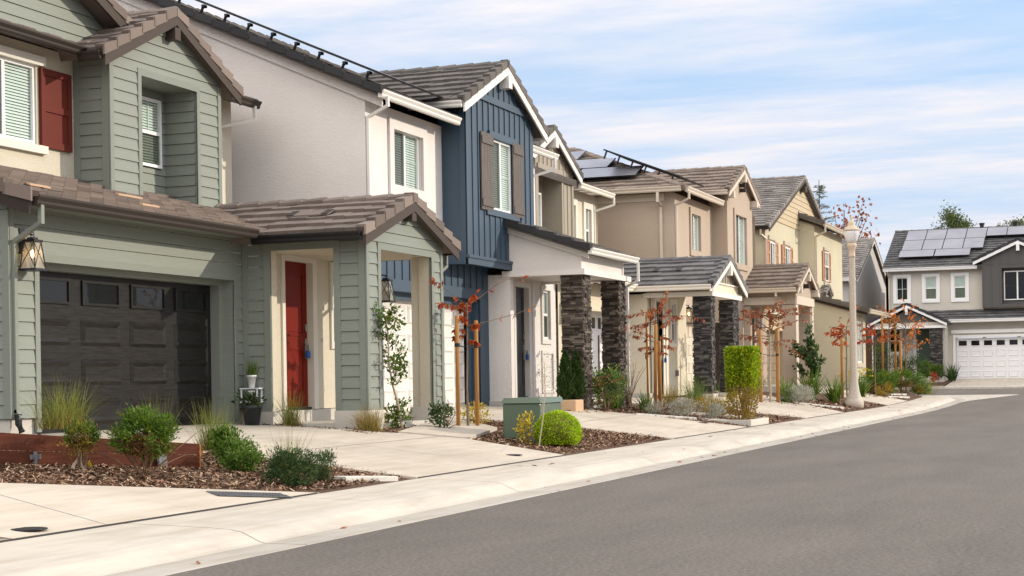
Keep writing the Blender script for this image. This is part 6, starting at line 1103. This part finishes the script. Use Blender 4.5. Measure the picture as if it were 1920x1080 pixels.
bush(25.28, 8.93, (.13, .13, .22), .26, 230, (.055, .035), 'yellow', 'small yellow-leaved shrub before the green utility box', clumps=10, tight=.3, stems=5)
bush(27.87, 10.8, (.36, .26, .16), .2, 330, (.06, .03), 'yellow', 'low yellow-green shrub beside the two stakes', clumps=14, tight=.3, stems=5)
bush(27.17, 9.74, (.2, .2, .1), .1, 200, (.04, .012), 'brown', 'dry low twiggy plant behind the utility box', clumps=14, tight=.3)
# conifers in the planter and the bushes by the pillars
for (x, y, h, l) in ((34.05, 11.15, 1.0, 'left dark pointed conifer in the sand-coloured planter'), (34.32, 11.0, 1.02, 'right dark pointed conifer in the sand-coloured planter')):
    g = G3(x, y, .28); t = thing('conifer_shrub', l, 'conifer', tuple(g), 'pair of potted conifers'); n = 6500; zf = rng.random(n)**1.15; a = rng.uniform(0, 6.283, n); lump = 1+.18*np.sin(a*4+zf*17)+.14*np.sin(a*7-zf*29); rr = .20*np.minimum(1, (zf+.05)*5)*(1-zf)**.62*lump*np.sqrt(rng.uniform(.55, 1.1, n)); P = g+np.c_[np.cos(a)*rr, np.sin(a)*rr, zf*h]; leaves('foliage', P, np.c_[np.cos(a)*.6, np.sin(a)*.6, np.full(n, 1.2)]+rng.normal(0, .3, (n, 3)), .06, .018, 'conifer', t); mb = MB(); mb.tube([tuple(g-np.array([0, 0, .1])), tuple(g+np.array([0, 0, h*.9]))], [.03, .006], 6); mb.build('trunk', 'twig', t)
bush(35.81, 10.79, (.50, .42, .42), .54, 2000, (.07, .034), 'strap', 'open leafy yellow-green bush before the stone pillars of the white porch', clumps=44, tight=.2, stems=14, shell=.4)
t = bush(35.21, 10.61, (.36, .3, .26), .62, 300, (.075, .04), 'dark', 'reddish-tipped part-bare shrub between the conifers and the leafy bush', clumps=12, tight=.25, stems=8); P, q = clump_points(70, G3(35.21, 10.61, .72), (.32, .28, .16), 10, .25, .5); leaves('foliage', P, q+rng.normal(0, .5, q.shape), .07, .035, 'rust', t)
mb = MB(); mb.tube([(38.9, 11.9, .45), (38.93, 11.9, 2.3)], .022, 6); tag(mb.build('tree_stake', 'fence', None, True, 0, (38.9, 11.9, .5)), 'thin dark brown stake standing in the leafy bush', 'tree stake', 'wooden stakes beside the young trees')
def strappy(x, y, h, n, label, mat='strap', wd=.03, off=0): grass_tuft(x, y, h, .75, n, label, (mat,), off, wd, 'strap_leaf_plant', 'plant', .12, .35, 'strap-leaved plants')
strappy(36.69, 10.86, .55, 90, 'strap-leaved clump beside the white downspout'); strappy(37.39, 10.35, .48, 110, 'yellow-green strap-leaved clump left of the leaning stake')
def silver(x, y, s, label): bush(x, y, (.30*s, .30*s, .20*s), .22*s, int(1500*s), (.05*s, .011*s), 'silver', label, 'silver_bush', 'shrub', 30, .2, 5, None, 0, 'silvery bushes', .9)
silver(36.69, 9.95, .75, 'small silver bush nearest the white downspout'); silver(36.93, 9.38, 1.1, 'rounded silver bush at the edge of the driveway, left of the rust tree stakes'); silver(37.5, 8.86, 1.0, 'silver bush just left of the clipped column hedge')
grass_tuft(41.62, 10.24, .85, .5, 300, 'tall green rush clump before the left black stone pillar', ('strap',), 0, .008, base_r=.2, droop=.2)
grass_tuft(41.4, 9.71, .55, .95, 500, 'dry spreading grass mound before the black stone pillars', ('straw',), 0, .008, base_r=.3, droop=.5)
grass_tuft(41.22, 10.76, .6, .6, 260, 'small brown grass at the cream porch steps', ('straw',), 0, .008, base_r=.2, droop=.4)
bush(39.28, 9.7, (.5, .4, .2), .2, 700, (.06, .02), 'gold', 'low ochre ground shrub right of the leaning stakes', 'low_shrub', clumps=24); bush(39.19, 9.07, (.4, .35, .25), .22, 700, (.06, .02), 'gold', 'low ochre shrub behind the silver bush by the hedge', 'low_shrub', clumps=24)
bush(43.57, 9.62, (.22, .22, .2), .3, 140, (.08, .05), 'yellow', 'small yellow-leaved plant at the right black pillar', clumps=8, tight=.3)
t = bush(37.97, 10.9, (.3, .3, .7), .9, 300, (.03, .008), 'brown', 'bare reddish twiggy shrub against the cream porch wall', 'bare_shrub', stems=16, clumps=30, tight=.3)
# clipped column hedge
g = G3(38.45, 8.33); t = thing('column_hedge', 'tall clipped column hedge, lime green above and ochre twigs below', 'hedge', tuple(g)); n = 12000; hx, hy, hh = .40, .36, 1.72
a = rng.uniform(0, 6.283, n); se = lambda v: np.sign(v)*np.abs(v)**.5; zf = rng.random(n); top = rng.random(n) < .2; rr = np.where(top, np.sqrt(rng.random(n)), rng.uniform(.8, 1.05, n))*(1+.04*np.sin(a*3+zf*9)+.03*np.sin(a*5-zf*14)); zf = np.where(top, rng.uniform(.955, 1.0, n), zf); tap = np.where(zf < .45, .62+.38*(zf/.45)**.7, 1)*np.where(zf > .9, 1-.10*((zf-.9)/.1)**2, 1); P = g+np.c_[se(np.cos(a))*hx*rr*tap, se(np.sin(a))*hy*rr*tap, .03+zf*hh]; d = np.c_[np.cos(a), np.sin(a), np.where(top, 1.5, .3)]+rng.normal(0, .6, (n, 3))
mixv = zf+rng.normal(0, .09, n); gk = mixv > .50; leaves('green_foliage', P[gk], d[gk], .052, .03, 'lime2', t); ok = ~gk & (rng.random(n) < .30+.55*zf*2*.5); leaves('ochre_foliage', P[ok], d[ok], .045, .022, 'gold', t)
mb = MB()
for _ in range(70): 
    a_ = rng.uniform(0, 6.283); e = Vector((math.cos(a_)*.34*rng.uniform(.3, 1), math.sin(a_)*.30*rng.uniform(.3, 1), .95)); branch(mb, g+np.array([rng.normal(0, .05), rng.normal(0, .05), 0]), e, 1.15, .010, 6, .07)
mb.build('stems', m_wood('ochre_twig', (.20, .12, .03), (.36, .25, .08)), t)
m = 7000; a = rng.uniform(0, 6.283, m); rr = np.sqrt(rng.random(m))*.85; P = g+np.c_[se(np.cos(a))*hx*rr, se(np.sin(a))*hy*rr, rng.uniform(.85, 1.66, m)]; leaves('inner_foliage', P, rng.normal(size=P.shape), .06, .035, 'lime2', t)
# beds left of and beyond the lamp post
silver(51.85, 9.39, 1.2, 'silver bush on the long slab left of the lamp post'); silver(50.59, 9.34, 1.4, 'silver bush right of the clipped hedge'); silver(50.45, 10.74, 1.7, 'pale silver shrub at the foot of the tan porch columns'); strappy(50.52, 9.66, .85, 90, 'strap-leaved plant between the two silver bushes left of the lamp post', wd=.05)
grass_tuft(48.65, 11.04, .6, .7, 200, 'low green grass before the tan porch', ('strap',), 0, .012, base_r=.3)
strappy(55.11, 9.71, 1.0, 170, 'large yellow-green strap-leaved clump under the little green tree', wd=.06); strappy(55.73, 9.07, .9, 130, 'dark spiky plant just left of the lamp post base', wd=.05, mat='strap')
limbs = [(f, (rng.normal(0, .6), rng.normal(0, .6), 1), rng.uniform(.5, .9), 55) for f in np.linspace(.35, 1, 14)]
young_tree(55.53, 9.78, [(0, 0, 0), (.03, 0, .5), (0, 0, .9), (.02, 0, 1.5)], 'little green tree with upright leafy shoots before the olive wall', 'dark', 0, (.16, .09), limbs, trunk_r=.035)
strappy(62.41, 9.24, .9, 150, 'strap-leaved clump with yellow daisies behind the lamp post', wd=.05); 
def daisies(x, y, n, r, h, label): g = G3(x, y); t = thing('daisy_plant', label, 'flowers', tuple(g), 'yellow daisies'); c = g+np.c_[rng.normal(0, r, (n, 2)), h*rng.uniform(.75, 1.1, n)]; C = np.repeat(c, 7, 0); a = np.tile(np.arange(7)*.9, n); D = np.c_[np.cos(a), np.sin(a), np.full(7*n, .25)]; leaves('flower_heads', C+D*.05, D, .10, .05, 'yellow', t); b = c.copy(); b[:, 2] = g[2]; blades('stalks', b, c-b+rng.normal(0, .03, c.shape), c[:, 2]-g[2], .012, np.zeros(n), 'strap', t)
daisies(62.11, 9.27, 16, .4, .95, 'yellow daisies in the strap-leaved clump behind the lamp post'); daisies(68.75, 9.08, 16, .55, .75, 'yellow daisies around the orange-leaved tree in the corner bed')
bush(66.17, 9.02, (.75, .7, .5), .55, 3000, (.11, .03), 'green', 'wide green mound shrub right of the lamp post', clumps=40, tight=.16, under='brown'); bush(65.22, 8.73, (.35, .35, .28), .28, 600, (.09, .025), 'gold', 'small brownish shrub at the foot of the lamp post, right side', clumps=20)
bush(69.21, 8.57, (.72, .6, .36), .66, 2400, (.10, .028), 'green', 'flat-topped green shrub with bare brown base in the corner bed', clumps=40, tight=.14, under='brown', stems=14); bush(71.69, 8.21, (.5, .45, .35), .42, 1400, (.10, .028), 'lush', 'small bright shrub at the tip of the corner bed', clumps=26, under='gold')
grass_tuft(72.47, 8.1, .75, .8, 240, 'light green grass clump at the tip of the corner bed', ('grass',), 0, .02, base_r=.35)
# far bed of the end house
for (x, y, r, l, m_) in ((84, 9.9, .55, 'dark low hedge shrub left of the far porch steps', 'dark'), (83.5, 9.2, .4, 'low green shrub before the far porch steps', 'green'), (84.3, 8.75, .35, 'small green shrub beside the far driveway', 'green'), (85.5, 11.6, .6, 'upright green bush beside the far stone pillar', 'green'), (84.3, 10.5, .5, 'low dark shrub beside the far utility box', 'dark')): bush(x, y, (r, r, r*.9 if 'upright' not in l else 1.1), .5, 900, (.11, .03), m_, l, clumps=20, off=-.25 if False else .05)
bush(81.98, 8.67, (.22, .22, .2), .3, 200, (.1, .05), 'red', 'small red-leaved plant at the far driveway edge', clumps=8); strappy(85.87, 8.21, .9, 120, 'dark strap-leaved plant by the far garage', 'dark', .06, .1)
# background trees
def big_tree(name, x, y, h, r, trunk_r, mat, n, lsz, label, clumps=40, tight=.13, z0=None, base=.55, bark='bark', limbs=16, flat=.8):
    z = .6; t = thing(name, label, 'tree', (x, y, z), 'trees beyond the houses'); mb = MB(); top = Vector((x, y, z+h*base)); mb.tube([(x, y, z-.3), (x+.1, y, z+h*.25), tuple(top), (x, y+.1, z+h*.8)], [trunk_r, trunk_r*.8, trunk_r*.5, trunk_r*.15], 9)
    q = unit(rng.normal(size=(clumps, 3)))*rng.uniform(.25, 1, (clumps, 1)); cc = np.array([x, y, z+h-r[2]])+q*np.array(r)
    for k in range(min(limbs, clumps)):
        p0 = Vector((x, y, z+h*rng.uniform(.35, .75))); mb.tube([p0, p0.lerp(Vector(cc[k]), .5)+Vector((0, 0, .2)), Vector(cc[k])], [trunk_r*.3, trunk_r*.18, .015], 5)
    mb.build('trunk', bark, t); k = rng.integers(0, clumps, n); P = cc[k]+rng.normal(0, tight, (n, 3))*np.array(r)*np.array([1, 1, flat]); leaves('crown', P, rng.normal(size=(n, 3))+np.array([0, 0, .3]), lsz[0], lsz[1], mat, t); return t
big_tree('red_leaved_tree', 113, 17.7, 12.2, (3.2, 3.0, 3.0), .22, 'rust', 700, (.26, .19), 'nearly bare tree with scattered red leaves behind the lamp globe', clumps=70, tight=.10, limbs=60)
z = .6; t = thing('conifer_tree', 'tall sparse blue-green conifer spire behind the olive house', 'tree', (112, 19.0, z), 'trees beyond the houses'); mb = MB(); mb.tube([(112, 19, z), (112, 19, 14.0)], [.25, .02], 8); Cs, Ds = [], []
for k in range(90):
    f = rng.random()**.7; zz = 4+f*9.6; l = (14.2-zz)*.30+.15; a = rng.uniform(0, 6.283); d = Vector((math.cos(a), math.sin(a), .12)); bp = branch(mb, (112, 19, zz), d, l, .03, 4, .05)
    for _ in range(15): u = rng.random()*(len(bp)-1); i = min(int(u), len(bp)-2); Cs.append(np.array(bp[i].lerp(bp[i+1], u-i))+rng.normal(0, .05, 3)); Ds.append(np.array(d)+rng.normal(0, .5, 3))
mb.build('trunk', 'bark', t); leaves('crown', np.array(Cs), np.array(Ds), .28, .05, 'blue', t)
big_tree('broadleaf_tree', 114, 10.7, 11.4, (1.35, 1.3, 1.7), .2, 'pine', 3600, (.22, .07), 'olive-green bushy tree behind the solar panels of the end house', clumps=22, tight=.2); big_tree('broadleaf_tree', 116, 9.0, 10.0, (1.3, 1.3, .8), .15, 'pine', 1500, (.22, .07), 'lower olive-green tree right of the taller one behind the solar panels', clumps=16, tight=.2)
big_tree('broadleaf_tree', 113, 15.25, 8.2, (1.0, .8, 1.2), .12, 'pine', 800, (.2, .07), 'small green tree peeking between the grey gable and the end house', clumps=14, tight=.2); big_tree('broadleaf_tree', 116, 6.8, 11.0, (1.2, 1.2, .8), .15, 'pine', 800, (.2, .07), 'green tree top at the right edge above the solar panels', clumps=12, tight=.2)

# rubber ties from each staked tree to its nearest stakes
sts = [o for o in COL.objects if o.name.startswith('tree_stake')]
for o in [o for o in COL.objects if o.name.startswith('staked_tree')]:
    for s_ in sorted(sts, key=lambda s: (s.location-o.location).length)[:2]:
        if (s_.location-o.location).length < 1.1:
            a, b = s_.location+Vector((0, 0, 1.42)), o.location+Vector((0, 0, 1.38)); mb = MB(); mb.tube([a+Vector((0, 0, -.03)), a+Vector((0, 0, .03))], .05, 8); mb.tube([a, b], .010, 5); mb.build('tree_tie', 'rubber', o)
